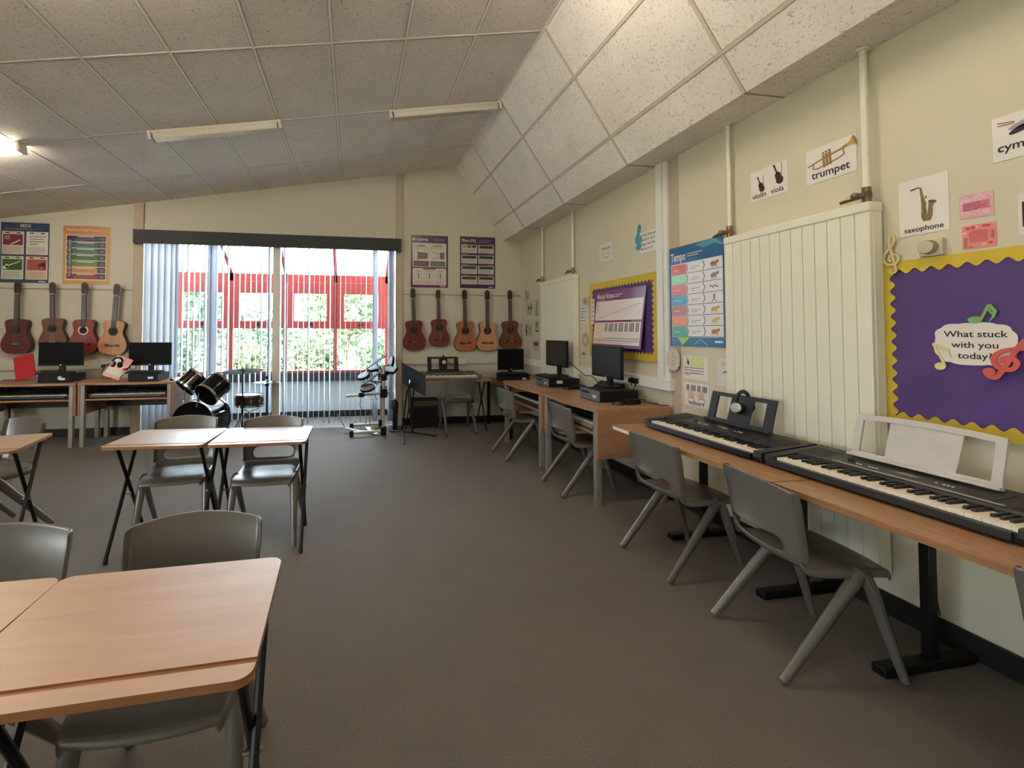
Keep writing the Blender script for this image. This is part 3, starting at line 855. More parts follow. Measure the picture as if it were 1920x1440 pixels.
# ------------------------------------------------------------------ computers
pc_blk = M('computer_black', (20, 20, 22), .55, spec=.25)
pc_gry = M('computer_front_grey', (98, 102, 108), .35)
screen_m = M('screen_dark', (26, 28, 29), .3, var=.02, spec=.5)
screen_d = M('screen_matt_black', (12, 13, 14), .6, var=.02, spec=.15)
bez_m = M('screen_bezel_black', (16, 16, 18), .5, spec=.3)
logo_m = M('logo_silver', (214, 216, 218), .3, .3)
def monitor(label, loc, rz, W=.51, H=.30, rise=.09, sm=None):
    """screen faces local -Y; loc = foot on the surface"""
    t = thing('computer_monitor', label, 'monitor', loc, rz, 'flat computer monitors')
    z0 = rise; z1 = rise + H
    fr = MB(); fr.box(-W / 2, W / 2, -.012, .02, z0, z1); fr.prism([(-W * .3, .02), (W * .3, .02), (W * .2, .04), (-W * .2, .04)], z0 + .05, z1 - .05)
    fr.build('housing', bez_m, t, bevel=.004)
    MB().box(-W / 2 + .008, W / 2 - .008, -.0135, -.0118, z0 + .022, z1 - .008).build('screen', sm or screen_m, t)
    s = MB(); s.lathe([(.008, 0), (.008, .0015)], 16, 0, Matrix.Translation((0, -.012, z0 + .011)) @ Matrix.Rotation(PI / 2, 4, 'X')); s.build('logo', logo_m, t)
    s = MB(); s.prism([(-.035, .02), (.035, .02), (.03, .055), (-.03, .055)], .012, z0 + H * .45); s.build('stand_neck', bez_m, t, bevel=.003)
    s = MB(); s.prism(rr(-.12, .12, -.07, .11, .03), 0, .012); s.build('stand_foot', bez_m, t, bevel=.003)
    return t
def tower(label, loc, rz, W=.34, Dp=.38, H=.10, front=pc_gry, sticker=False):
    """a flat desktop computer, front faces local -Y"""
    t = thing('desktop_computer', label, 'computer', loc, rz, 'flat desktop computers')
    MB().box(-W / 2, W / 2, -Dp / 2 + .008, Dp / 2, .004, H).build('case', pc_blk, t, bevel=.004)
    s = MB(); s.box(-W / 2, W / 2, -Dp / 2, -Dp / 2 + .008, .004, H); f = s.build('front_panel', front, t, bevel=.003)
    s = MB(); s.box(-W * .42, W * .0, -Dp / 2 - .002, -Dp / 2, H * .62, H * .80); s.build('disc_drive', pc_blk, f)
    s = MB(); s.box(W * .18, W * .36, -Dp / 2 - .002, -Dp / 2, H * .34, H * .58); s.build('port_plate', logo_m, f)
    s = MB(); s.lathe([(.012, 0), (.012, .002)], 18, 0, Matrix.Translation((W * .30, -Dp / 2 - .001, H * .46)) @ Matrix.Rotation(PI / 2, 4, 'X')); s.build('logo', logo_m, f)
    if sticker:
        MB().box(W * .5, W * .5 + .001, -Dp / 2 + .10, -Dp / 2 + .17, H * .45, H * .8).build('sticker', print_w, t)
    return t
def keys(label, loc, rz, W=.44, Dp=.14, tilt=0.0):
    t = thing('computer_keyboard', label, 'keyboard', loc, rot=Euler((tilt, 0, rz)))
    s = MB(); s.prism([(-Dp / 2, 0), (-Dp / 2, .012), (Dp / 2, .024), (Dp / 2, 0)], -W / 2, W / 2, 0, XT(0)); s.build('case', bez_m, t, bevel=.003)
    s = MB(); P = Matrix.Translation((0, -Dp / 2, .0125)) @ Matrix.Rotation(math.atan2(.012, Dp), 4, 'X')
    for r in range(6):
        for c in range(20):
            s.box(-W / 2 + .012 + c * (W - .024) / 20, -W / 2 + .012 + (c + .86) * (W - .024) / 20, .010 + r * .020, .026 + r * .020, 0, .006, 0, P)
    tag(s.build('keycaps', M('keycap_black', (32, 32, 34), .5), t), kind='stuff')
    return t
def mouse(label, loc, rz):
    s = MB(); s.ball((0, 0, .0), .03, 0, 14, (1.0, 1.75, 1.05))
    for i, p in enumerate(s.v):
        if p[2] < 0: s.v[i] = (p[0], p[1], 0.0)
    o = s.build('computer_mouse', M('mouse_black_gloss', (26, 26, 28), .22), loc=loc, rot=(0, 0, rz))
    return tag(o, label, 'mouse')
ZC = .7855
RB = -PI / 2
tower('flat black computer under the monitor in front of the small cream radiator', (2.36, 4.95, ZC), RB, .34, .38, .095, sticker=True)
tower('flat black computer with a silver-grey front, next to the panel end of the desk', (2.33, 3.84, ZC), RB, .34, .38, .10)
monitor('dark monitor raised on its computer in front of the small cream radiator', (2.43, 5.12, ZC + .097), RB, .55, .31, rise=.115)
monitor('monitor with a pale green sheen before the purple board with the piano poster', (2.40, 3.98, ZC + .102), RB - .02, .52, .30, rise=.085)
keys('black computer keyboard lying on the computer by the small cream radiator', (2.235, 4.97, ZC + .0985), RB, .40, .13)
keys('black computer keyboard propped behind the green-sheened monitor', (2.565, 4.235, ZC + .06), RB + .1, .36, .13, 0.5)
mouse('black mouse beside the computer by the small cream radiator', (2.30, 4.60, ZC), 1.2)
mouse('black mouse in front of the cable coil at the panel end of the desk', (2.235, 3.54, ZC), 1.0)
s = MB(); s.box(-.07, .07, -.05, .05, 0, .045); tag(s.build('audio_interface_box', pc_blk, bevel=.008, loc=(2.37, 3.56, ZC), rot=(0, 0, .2)), 'small black box behind the mouse at the panel end of the desk', 'audio box')
s = MB(); s.box(-.075, .075, -.06, .06, 0, .04); tag(s.build('audio_interface_box', pc_blk, bevel=.008, loc=(2.43, 4.60, ZC), rot=(0, 0, -.1)), 'small black box beside the mouse near the small cream radiator', 'audio box')
for i, (lab, pts) in enumerate([
    ('black cable coiled on the desk end by the box trunking', [(2.43, 3.60, .798), (2.50, 3.52, .803), (2.56, 3.47, .799), (2.52, 3.42, .799), (2.47, 3.46, .805), (2.53, 3.40, .798), (2.59, 3.37, .798)]),
    ('black cable from the socket down behind the green-sheened monitor', [(2.60, 3.83, .93), (2.56, 3.80, .86), (2.54, 3.74, .803), (2.58, 3.66, .798), (2.54, 3.60, .798)]),
    ('black cable arching behind the monitor by the small radiator', [(2.48, 4.88, 1.06), (2.52, 4.75, .98), (2.55, 4.66, .93), (2.57, 4.55, .93), (2.59, 4.45, .86), (2.58, 4.40, .798), (2.50, 4.43, .798)]),
    ('black cable trailing from the corner computer to the wall', [(2.495, 6.42, .76), (2.53, 6.2, .80), (2.55, 6.05, .78), (2.552, 5.95, .73)])]):
    cable(lab, pts, .0045)
# sockets and plugs
sock_m = M('socket_white', (222, 216, 204), .35)
def socket(label, loc, rot, W=.146):
    t = thing('wall_socket', label, 'socket', loc, rot=rot)
    MB().box(-W / 2, W / 2, -.043, .043, 0, .012).build('face_plate', sock_m, t, bevel=.003)
    for sx in (-1, 1): MB().box(sx * .0045 - .0035, sx * .0045 + .0035, .012, .030, .012, .016).build('switch', sock_m, t, bevel=.001)
    return t
def plug(label, loc, rot):
    s = MB(); s.prism(rr(-.024, .024, -.025, .025, .01), 0, .022); s.prism(rr(-.018, .018, -.022, .02, .008), .022, .036); s.tube([(0, -.02, .012), (0, -.05, .014)], .005, 6)
    return tag(s.build('power_plug', hp_blk, loc=loc, rot=rot, bevel=.002), label, 'plug')
XS = XR - .036
socket('white double socket behind the green-sheened monitor on the right wall', (XS, 3.84, .965), ROT_RIGHT)
plug('black plug in the right half of the socket beside the green-sheened monitor', (XS - .013, 3.805, .955), ROT_RIGHT)
plug('black plug in the left half of the socket beside the green-sheened monitor', (XS - .013, 3.87, .955), ROT_RIGHT)
# far-left computers
tower('flat black computer on the cut-off left desk, a white label on its front', (-3.60, 6.40, ZC), .02, .34, .36, .10, pc_blk)
s = MB().box(-.02, .02, -.001, 0, -.02, .02); tag(s.build('asset_label', print_w, loc=(-3.53, 6.217, ZC + .06), rot=(0, 0, .02)), 'small white label stuck on the front of the left black computer', 'label')
monitor('black monitor in front of the red guitars at the far left', (-3.66, 6.47, ZC + .102), .02, .50, .30, rise=.09, sm=screen_d)
keys('black computer keyboard on the computer in front of the red guitars', (-3.61, 6.28, ZC + .102), .02, .38, .12)
tower('flat black computer under the monitor at the left end of the window', (-2.60, 6.40, ZC), -.02, .34, .36, .10, pc_blk)
monitor('black monitor at the left end of the window, a keyboard under it', (-2.62, 6.47, ZC + .102), -.02, .515, .30, rise=.085, sm=screen_d)
keys('black computer keyboard on the computer at the left end of the window', (-2.60, 6.28, ZC + .102), -.02, .42, .12)
mouse('black mouse at the right end of the desk beside the drum kit', (-2.29, 6.30, ZC), .3)
# corner computer
tower('flat black computer on the low table in the far right corner', (2.30, 6.28, .701), .03, .36, .38, .11, pc_blk)
monitor('dark monitor in the far right corner below the rightmost guitar', (2.30, 6.36, .813), .03, .40, .31, rise=.04, sm=screen_d)
keys('black computer keyboard on the corner computer', (2.24, 6.13, .8135), .03, .42, .13)
# folders, paper and headphones on the far-left desks
red_pl = M('red_plastic_folder', (186, 44, 52), .22)
paper_m = M('paper_white', (232, 228, 222), .45, var=.02)
def leaning(name, label, cat, loc, W, H, m, lean, rz, roll=0.0, th=.012):
    s = MB(); s.prism(rr(-W / 2, W / 2, 0, H, .008), -th / 2, th / 2)
    return tag(s.build(name, m, loc=loc, rot=Euler((PI / 2 - lean, roll, rz)), bevel=.002), label, cat)
leaning('red_folder', 'red plastic folder leaning behind the left black computer', 'folder', (-4.055, 6.48, ZC + .03), .22, .31, red_pl, .25, .05, -.26)
t = thing('red_folder', 'glossy red folder holding a white sheet, propped beside the window-end monitor', 'folder', (-2.985, 6.25, ZC + .05), rot=Euler((PI / 2 - .55, .32, -.15)))
s = MB(); s.prism(rr(-.11, .11, 0, .30, .01), -.006, .006); s.build('cover', red_pl, t, bevel=.002)
s = MB(); s.prism([(-.10, .04), (.10, .04), (.12, .14), (-.085, .12)], .0065, .0085); s.build('sheet', paper_m, t)
s = MB(); s.prism([(-.10, .20), (.02, .20), (.0, .29), (-.10, .29)], .0065, .0085); s.build('sheet', paper_m, t)
headphones('headphones hung on the glossy red folder beside the window-end monitor', (-2.885, 6.20, ZC + .25), (.3, .2, .9), .055)
XF = D - .036
for x, lab in ((-3.30, 'white double socket right of the left black monitor'), (-3.02, 'white double socket behind the glossy red folder'), (1.66, 'white double socket right of the silver keyboard music rest')):
    socket(lab, (x, XF if x < 0 else D - .036, .955), ROT_FAR)
plug('black plug in the socket right of the left black monitor', (-3.335, XF - .013, .945), ROT_FAR)
plug('black adaptor plug beside the round plug right of the left black monitor', (-3.265, XF - .013, .955), ROT_FAR)
plug('black plug in the socket behind the glossy red folder', (-3.03, XF - .013, .945), ROT_FAR)
cable('black cable lying on the far-left desk right of the left black computer', [(-3.335, 6.775, .90), (-3.32, 6.74, .84), (-3.25, 6.62, .80), (-3.12, 6.58, .80), (-3.05, 6.66, .803), (-3.10, 6.74, .84)], .0045)
cable('thin black cable on the far-left desk left of the red folder', [(-4.35, 6.52, .798), (-4.2, 6.55, .799), (-4.08, 6.62, .803), (-4.0, 6.66, .84)], .004)
# keyboards stored on the shelves of the desk cabinets
GS = 'keyboards stored on the cabinet shelves'
keyboard('keyboard on the shelf of the right-wall cabinet nearer the viewer', (2.13, 3.875, .586), -PI / 2, detail=False, L=.86, Dp=.30, grp=GS, front=kb_grey)
keyboard('keyboard on the shelf of the right-wall cabinet reaching the corner', (2.12, 5.0, .586), -PI / 2, detail=False, L=.86, Dp=.30, grp=GS, front=kb_black)
keyboard('keyboard on the shelf of the far-left cabinet next to the drum kit', (-2.765, 6.36, .586), 0, detail=False, L=.88, Dp=.30, grp=GS, front=kb_black)
keyboard('keyboard on the shelf of the cut-off cabinet at the left edge', (-3.87, 6.35, .586), 0, detail=False, L=.94, Dp=.30, grp=GS, front=kb_black)
# silver arranger keyboard on the far-right table
keyboard('silver-grey keyboard on the table under the right-hand guitars', (1.33, 6.46, .7385), 0, body=M('keyboard_warm_grey', (112, 106, 100), .4), front=kb_grey, detail=False, L=1.0, Dp=.40, octs=5)
t = rest('black music rest with two cut-outs on the silver-grey keyboard', (1.33, 6.60, .835), 0, bez_m, .47, .21, .22, 0, .13, .13)
headphones('black headphones hung on the music rest of the silver-grey keyboard', (1.34, 6.634, .992), (0, 0, 1.57), .066)
# ------------------------------------------------------------------ radiators and heating pipes
rad_m = M('radiator_cream', (232, 229, 210), .42, var=.02, vs=3, spec=.4)
rad_gap = M('radiator_gap', (120, 116, 98), .6)
brass = M('brass_valve', (134, 112, 78), .35, .8)
def radiator(label, y0, y1, z0, z1, pitch, x_front, cap=.05):
    t = thing('radiator', label, 'radiator', (x_front, (y0 + y1) / 2, z0))
    h, H = (y1 - y0) / 2, z1 - z0
    n = int(round((y1 - y0) / pitch)); p = (y1 - y0) / n
    s = MB()
    g = min(.005, p * .12); dpt = .012 if pitch > .05 else .006
    P = [(-h, .075), (-h, .0)]
    for i in range(n):
        a, b = -h + i * p, -h + (i + 1) * p
        P += [(a + g * .6, 0), (b - g * .6, 0)]
        if i < n - 1: P += [(b, dpt)]
    P += [(h, 0), (h, .075)]
    s.prism([(y, x) for x, y in [(a[0], a[1]) for a in P]], .03, H - cap, 0)
    s.build('panel', rad_m, t, ang=20)
    s = MB(); s.box(-.006, .080, -h - .004, h + .004, H - cap, H); s.build('top_cover', rad_m, t, bevel=.006)
    s = MB(); s.box(.0, .08, -h, h, 0, .035); s.build('bottom_rail', rad_m, t, bevel=.004)
    for sy in (-1, 1):
        MB().box(.02, .07, sy * h - .004, sy * h + .004, .03, H - cap).build('side_cover', rad_m, t)
    for sy in (-.6, .6):
        for zz in (.12, H - .2): MB().box(.074, XR - x_front, sy * h - .015, sy * h + .015, zz, zz + .04).build('bracket', rad_m, t)
    return t
radiator('tall cream panel radiator beside the large purple display board', 1.838, 2.735, .20, 2.065, .0695, 2.555)
radiator('tall narrow cream radiator near the far right corner', 4.96, 5.89, .25, 2.10, .032, 2.565, .06)
def pipe(label, y, zb, x=2.60, r=.013, valve=True, dy=-.05):
    t = thing('heating_pipe', label, 'pipe', (x, y, zb), 0, 'heating pipes dropping from the soffit')
    s = MB(); s.tube([(0, 0, .05), (0, 0, ZSO - zb)], r, 10); s.build('pipe', rad_m, t)
    s = MB(); s.tube([(0, 0, ZSO - zb - .012), (0, 0, ZSO - zb - .001)], r * 1.9, 12); s.build('collar', rad_m, t)
    if valve:
        s = MB(); s.tube([(0, 0, -.006), (0, 0, .075)], .019, 10); s.tube([(0, 0, .02), (0, 0, .05)], .024, 6); s.build('valve_body', brass, t)
        s = MB(); s.tube([(-.01, 0, .03), (-.055, .01, .03)], [.012, .016], 10); s.ball((-.062, .012, .03), .017, 0, 12, (.8, 1, 1)); s.build('valve_head', M('valve_dull_metal', (128, 116, 96), .35, .7), t)
        s = MB(); s.tube([(-.03, .012, .028), (-.05, .05, .02), (-.055, .085, .012)], [.014, .012, .008], 8); s.build('air_tap', brass, t)
    return t
pipe('cream heating pipe with a brass valve at the left top corner of the large radiator', 2.735, 2.075)
pipe('cream heating pipe with a brass valve at the right top corner of the large radiator', 1.88, 2.075, r=.016)
pipe('cream heating pipe at the left end of the small radiator by the corner', 5.90, 2.11)
pipe('cream heating pipe at the right end of the small radiator by the corner', 5.02, 2.11)
# ------------------------------------------------------------------ pin boards with scalloped borders
purple = M('purple_backing_paper', (84, 58, 122), .7, var=.12, vs=5, bump=.6, bs=7)
yellow = M('yellow_border_paper', (206, 178, 52), .6, var=.04)
def board(label, y0, y1, z0, z1, bw, per, amp):
    """y0 = left end as the room sees it"""
    W, H = y0 - y1, z1 - z0
    t = thing('display_board', label, 'display board', (XR - .004, (y0 + y1) / 2, z0), rot=ROT_RIGHT)
    h = W / 2
    s = MB(); s.box(-h + .004, h - .004, .004, H - .004, 0, .010); s.build('backing', purple, t)
    # border: four strips with a wavy inner edge
    def wav(n0, n1, f):
        n = max(8, int(abs(n1 - n0) / per * 10)); return [f(n0 + (n1 - n0) * i / n) for i in range(n + 1)]
    c = lambda q: amp * math.cos(2 * PI * q / per)
    for k in range(4):
        s = MB()
        if k == 0: poly = [(-h, H), (-h, H - bw)] + wav(-h + bw, h - bw, lambda q: (q, H - bw + c(q))) + [(h, H - bw), (h, H)]
        if k == 1: poly = [(-h, 0), (-h, bw)] + wav(-h + bw, h - bw, lambda q: (q, bw + c(q))) + [(h, bw), (h, 0)]
        if k == 2: poly = [(-h, 0)] + wav(0.0, H, lambda q: (-h + bw + c(q), q)) + [(-h, H)]
        if k == 3: poly = [(h, 0)] + wav(0.0, H, lambda q: (h - bw + c(q), q)) + [(h, H)]
        z = .0105 + (.002 if k < 2 else 0)
        s.prism(poly, z, z + .0018); s.build('scalloped_border', yellow, t)
    return t
board('large purple display board with a yellow wavy border, running out of the right edge', 1.855, .45, .955, 1.752, .052, .062, .011)
board('purple display board with a yellow wavy border behind the piano-key poster', 4.705, 3.542, 1.145, 1.945, .07, .052, .011)
# ------------------------------------------------------------------ posters and cards
def pm(c, r=.35): return M('print_%02x%02x%02x' % c, c, r, var=.03, vs=6, spec=.5)
ink = M('print_black_ink', (30, 27, 32), .5)
textgrey = M('print_text_grey', (142, 136, 130), .5)
P0, P1 = .0012, .0020
def lines(s, x0, x1, y0, y1, n, m, fill=.45, z=P1, seed=1):
    rg = random.Random(seed)
    p = (y1 - y0) / n
    for i in range(n):
        s.box(x0, x1 - (x1 - x0) * (rg.uniform(.3, .6) if i == 0 else rg.uniform(0, .12)), y0 + p * i, y0 + p * i + p * fill, P0, z, m)
def R4(s, x0, x1, y0, y1, m, z=P1): s.box(x0, x1, y0, y1, 0, z, m)
def sheet(s, W, H, m=0, curl=0.0):
    s.box(-W / 2, W / 2, -H / 2, H / 2, 0, .0008, m)
class Poster:
    def __init__(s, name, label, cat, loc, rot, grp=None):
        s.t = thing(name, label, cat, loc, rot=rot, group=grp); s.mats = []; s.b = MB(); s.done = []
    def m(s, mat):
        if mat not in s.mats: s.mats.append(mat)
        return s.mats.index(mat)
    def end(s, name='sheet'):
        return s.b.build(name, s.mats, s.t)
white = pm((228, 224, 218)); 
# MIDI
px = Poster('poster', 'blue poster headed MIDI above the dark red guitar, far left', 'poster', (-4.343, D - .002, 2.472), ROT_FAR)
W, H = .575, .81; b = px.b
navy = px.m(pm((46, 66, 104))); wh = px.m(pm((214, 196, 186))); mar = px.m(pm((122, 40, 62))); gr = px.m(pm((64, 92, 50))); rd = px.m(pm((164, 82, 72))); tx = px.m(textgrey); kk = px.m(ink); cr = px.m(pm((222, 190, 166))); lg = px.m(pm((196, 206, 176))); off = px.m(pm((220, 214, 206)))
sheet(b, W, H, navy)
b.text('MIDI', 0, H / 2 - .062, .062, P1, wh, 'CENTER', .02)
lines(b, -.25, .25, H / 2 - .095, H / 2 - .075, 2, tx)
for i, (cx, cy, bgc, pic) in enumerate(((-.143, .13, wh, mar), (.143, .13, off, off), (-.143, -.205, lg, gr), (.143, -.205, cr, rd))):
    R4(b, cx - .13, cx + .13, cy - .155, cy + .155, bgc, .0012)
    b.box(cx - .09, cx + .09, cy + .128, cy + .142, 0, P1, kk); b.box(cx - .04, cx + .04, cy + .129, cy + .141, 0, P1 + .0002, bgc)
    if pic != off: R4(b, cx - .115, cx + .115, cy - .03, cy + .115, pic)
    lines(b, cx - .115, cx + .115, cy - .145, cy - .045, 8, tx, .35, seed=i)
for j, (a, c, dx) in enumerate(((.06, .2, .0), (.04, .17, .03), (.08, .18, -.01), (.05, .10, 0.0))): b.box(.05 + dx * .3, .05 + c, .215 - j * .035, .228 - j * .035, 0, P1, tx)
b.stroke([(-.17, .105), (-.06, .17)], .014, P1, .0024, off); b.stroke([(-.24, .20), (-.18, .20)], .05, P1, .0022, tx)
b.stroke([(-.22, -.19), (-.05, -.115)], .010, P1, .0024, off); b.ell(-.225, -.2, .035, .022, P1, .0026, off, 12, .4); b.ell(-.205, -.185, .02, .03, P1, .0026, off, 12, .4)
b.prism([(.14, -.17), (.24, -.12), (.25, -.19)], P1, .0024, kk); b.box(.17, .18, -.22, -.17, P1, .0024, kk); b.box(.225, .235, -.225, -.17, P1, .0024, kk)
b.box(.17, .25, -H / 2 + .012, -H / 2 + .025, 0, P1, off)
px.end()
# recording process
px = Poster('poster', 'orange poster headed The Recording Process above the red guitar', 'poster', (-3.60, D - .002, 2.46), ROT_FAR)
W, H = .58, .80; b = px.b
og = px.m(pm((198, 146, 86))); wh = px.m(pm((222, 208, 190))); dk = px.m(pm((44, 40, 72))); kk = px.m(ink)
cols = [(48, 44, 92), (50, 96, 112), (52, 112, 104), (52, 108, 60), (96, 134, 66), (204, 138, 90), (152, 40, 60)]
sheet(b, W, H, og); R4(b, -W / 2, .16, H / 2 - .10, H / 2, px.m(pm((196, 128, 84))), .0012)
b.text('The Recording Process', -.26, H / 2 - .067, .045, P1, wh, 'LEFT', .012)
R4(b, -.255, .245, -.345, .275, wh, .0012)
for i, c in enumerate(cols):
    y1 = .265 - i * .0865; R4(b, -.245, .235, y1 - .076, y1, px.m(pm(c)), .0016)
    R4(b, .135, .235, y1 - .076, y1, dk, .0019); b.box(-.12, .09, y1 - .018, y1 - .007, 0, .0022, wh); lines(b, -.15, .12, y1 - .065, y1 - .03, 2, px.m(textgrey), .3, .0022, i)
    b.ell(.19, y1 - .04, .03, .02, .0019, .0024, px.m(pm((120, 96, 84))), 8)
R4(b, -.232, -.18, -.30, .24, dk, .002)
b.text('THE RECORDING PROCESS', -.190, -.295, .045, .0024, wh, 'LEFT', .01, rot=PI / 2, sx=.92)
px.end()
# microphones
px = Poster('poster', 'purple poster headed Microphones, left of the effects poster', 'poster', (1.166, D - .002, 2.506), ROT_FAR)
W, H = .585, .81; b = px.b
pu = px.m(pm((104, 44, 88), .2)); dp = px.m(pm((74, 38, 86), .25)); wh = px.m(pm((214, 206, 196))); gr = px.m(pm((68, 106, 72))); kk = px.m(ink); tx = px.m(textgrey); gy = px.m(pm((112, 106, 102)))
sheet(b, W, H, pu); R4(b, -W / 2, W / 2, H / 2 - .105, H / 2, dp, .001)
b.text('Microphones', -.275, H / 2 - .082, .062, P1, wh, 'LEFT', .02, sx=.78)
lines(b, .06, .26, H / 2 - .09, H / 2 - .03, 4, tx, .3)
R4(b, -.265, .265, -.085, .285, wh, .0012); R4(b, -.265, .265, -.365, -.105, wh, .0012)
for sx, c in ((-1, pu), (1, gr)):
    cx = sx * .13
    R4(b, cx - .118, cx + .118, -.075, .005, c, .0016); lines(b, cx - .1, cx + .1, -.065, -.005, 4, tx, .3, .002, 3)
    lines(b, cx - .11, cx + .11, .19, .255, 5, tx, .3, .0018, 5); b.box(cx - .06, cx + .06, .237, .252, 0, .002, c)
b.box(-.185, -.175, .02, .155, 0, P1, kk); b.box(-.18, -.03, .045, .135, 0, P1, gy); b.box(-.18, -.06, .133, .139, 0, .0023, kk); b.box(-.18, -.06, .04, .046, 0, .0023, kk)
b.stroke([(.05, .14), (.10, .14), (.12, .12), (.16, .12)], .006, 0, P1, kk); b.stroke([(.05, .05), (.10, .05), (.12, .07), (.16, .07)], .006, 0, P1, kk); b.box(.165, .235, .04, .145, 0, P1, gy)
b.box(-.10, .10, -.125, -.108, 0, P1, dp); b.text('', 0, 0, .01, 0) if False else None
for k in (-1, 0, 1):
    cx = k * .17
    b.ell(cx, -.225, .055, .058, 0, .0016, tx, 24); b.ell(cx, -.225, .052, .055, 0, .0018, wh, 24)
    b.box(cx - .006, cx + .006, -.265, -.205, 0, .0022, kk); b.ell(cx, -.2, .011, .014, 0, .0022, kk, 10); lines(b, cx - .07, cx + .07, -.35, -.30, 4, tx, .3, .0018, k + 8)
    b.box(cx - .05, cx + .05, -.155, -.147, 0, .0018, tx)
b.box(.17, .255, -H / 2 + .015, -H / 2 + .028, 0, P1, wh)
px.end()
# effects
px = Poster('poster', 'purple poster headed Effects (FX), nearest the far right corner', 'poster', (1.938, D - .002, 2.51), ROT_FAR)
W, H = .575, .815; b = px.b
dp = px.m(pm((72, 40, 84), .3)); wh = px.m(pm((206, 200, 190))); gr = px.m(pm((44, 66, 46))); tx = px.m(textgrey); og = px.m(pm((186, 92, 74))); ye = px.m(pm((176, 150, 84))); br = px.m(pm((110, 92, 76)))
sheet(b, W, H, dp); b.text('Effects (FX)', -.265, H / 2 - .082, .066, P1, wh, 'LEFT', .02, sx=.75)
lines(b, .02, .24, H / 2 - .095, H / 2 - .035, 4, tx, .3)
for r in range(4):
    for c in (0, 1):
        x0 = -.265 + c * .275; y0 = .150 - r * .165
        R4(b, x0, x0 + .255, y0, y0 + .13, wh, .0012)
        b.box(x0 + (.0 if c == 0 else .16), x0 + (.10 if c == 0 else .255), y0 + .138, y0 + .15, 0, P1, og)
        if r == 0 and c == 0:
            for q, mm in enumerate((ye, br, gr)): R4(b, x0 + .015 + q * .08, x0 + .08 + q * .08, y0 + .08, y0 + .122, mm)
        else: R4(b, x0 + .015, x0 + .24, y0 + .075, y0 + .12, gr)
        lines(b, x0 + .012, x0 + .24, y0 + .012, y0 + .065, 6, tx, .45, .0018, r * 2 + c)
b.box(.175, .25, -H / 2 + .012, -H / 2 + .025, 0, P1, wh)
px.end()
# tempo
px = Poster('poster', 'glossy blue poster headed Tempo with rows of coloured arrows, left of the large radiator', 'poster', (XR - .007, 3.118, 1.702), ROT_RIGHT)
W, H = .565, .815; b = px.b
bl = px.m(pm((56, 104, 150), .12)); lb = px.m(pm((90, 160, 190), .12)); wh = px.m(pm((232, 228, 230), .14)); nv = px.m(pm((52, 66, 108), .14)); og = px.m(pm((206, 150, 110), .2)); kk = px.m(ink); tx = px.m(textgrey)
sheet(b, W, H, bl)
b.stroke([(.02, H / 2 - .015), (.10, H / 2 - .03), (.2, H / 2 - .02), (W / 2 - .004, H / 2 - .06)], [.01, .05, .03, .01], 0, .0014, lb)
b.text('Tempo', -.265, H / 2 - .115, .095, P1, wh, 'LEFT', .02, sx=.62); lines(b, -.08, .10, H / 2 - .095, H / 2 - .06, 2, wh, .35)
R4(b, -.262, .272, -.335, .265, wh, .0011)
rows = [(214, 92, 72), (172, 222, 182), (232, 132, 146), (96, 170, 206), (190, 130, 132), (230, 150, 116), (82, 170, 150)]
for i, c in enumerate(rows):
    y1 = .258 - i * .0848; h2 = .076
    b.prism([(-.258, y1), (-.10, y1), (-.085, y1 - h2 / 2), (-.10, y1 - h2), (-.258, y1 - h2)], 0, P1, px.m(pm(c, .18)))
    b.text(['Largo', 'Adagio', 'Andante', 'Moderato', 'Allegro', 'Vivace', 'Presto'][i], -.235, y1 - .048, .024, .0024, wh, 'LEFT', .01)
    for x in (-.09, .085): b.stroke([(x, y1 - .002), (x + .016, y1 - h2 / 2), (x, y1 - h2 + .002)], .006, 0, .0018, nv)
    b.box(-.258, .268, y1 - h2 - .006, y1 - h2 - .002, 0, .0016, nv)
    lines(b, -.04, .06, y1 - .055, y1 - .025, 2, tx, .3, .0016, i)
    a = px.m(pm([(170, 112, 84), (132, 130, 134), (60, 54, 54), (70, 60, 60), (196, 170, 84), (214, 176, 120), (196, 120, 62)][i]))
    cx, cy = .19, y1 - .04
    if i == 3: b.ell(cx, cy + .022, .007, .008, 0, P1, a, 10); b.stroke([(cx, cy + .015), (cx, cy - .005)], .012, 0, P1, a); b.stroke([(cx - .02, cy - .032), (cx, cy - .005), (cx + .018, cy - .032)], .006, 0, P1, a)
    elif i == 2: [b.ell(cx - .03 + q * .02, cy + .004 * (-1) ** q, .009, .006, 0, P1, a, 8, q) for q in range(4)]
    else:
        b.ell(cx, cy, .032, .017, 0, P1, a, 14, .2 * (i % 3)); b.ell(cx + .036, cy + .012, .013, .011, 0, P1, a, 10)
        for q in (-.02, -.008, .010, .022): b.stroke([(cx + q, cy - .008), (cx + q * (1.5 if i > 3 else 1), cy - .03)], .005, 0, P1, a)
b.prism([(-.20, -.335), (-.10, -.30), (-.06, -.335), (-.14, -.40)], 0, .0016, px.m(pm((150, 206, 110), .2)))
b.stroke([(-.02, -.395), (.05, -.35), (.12, -.395)], [.01, .02, .01], 0, .0018, lb)
b.box(.19, .265, -.375, -.36, 0, P1, wh)
px.end()
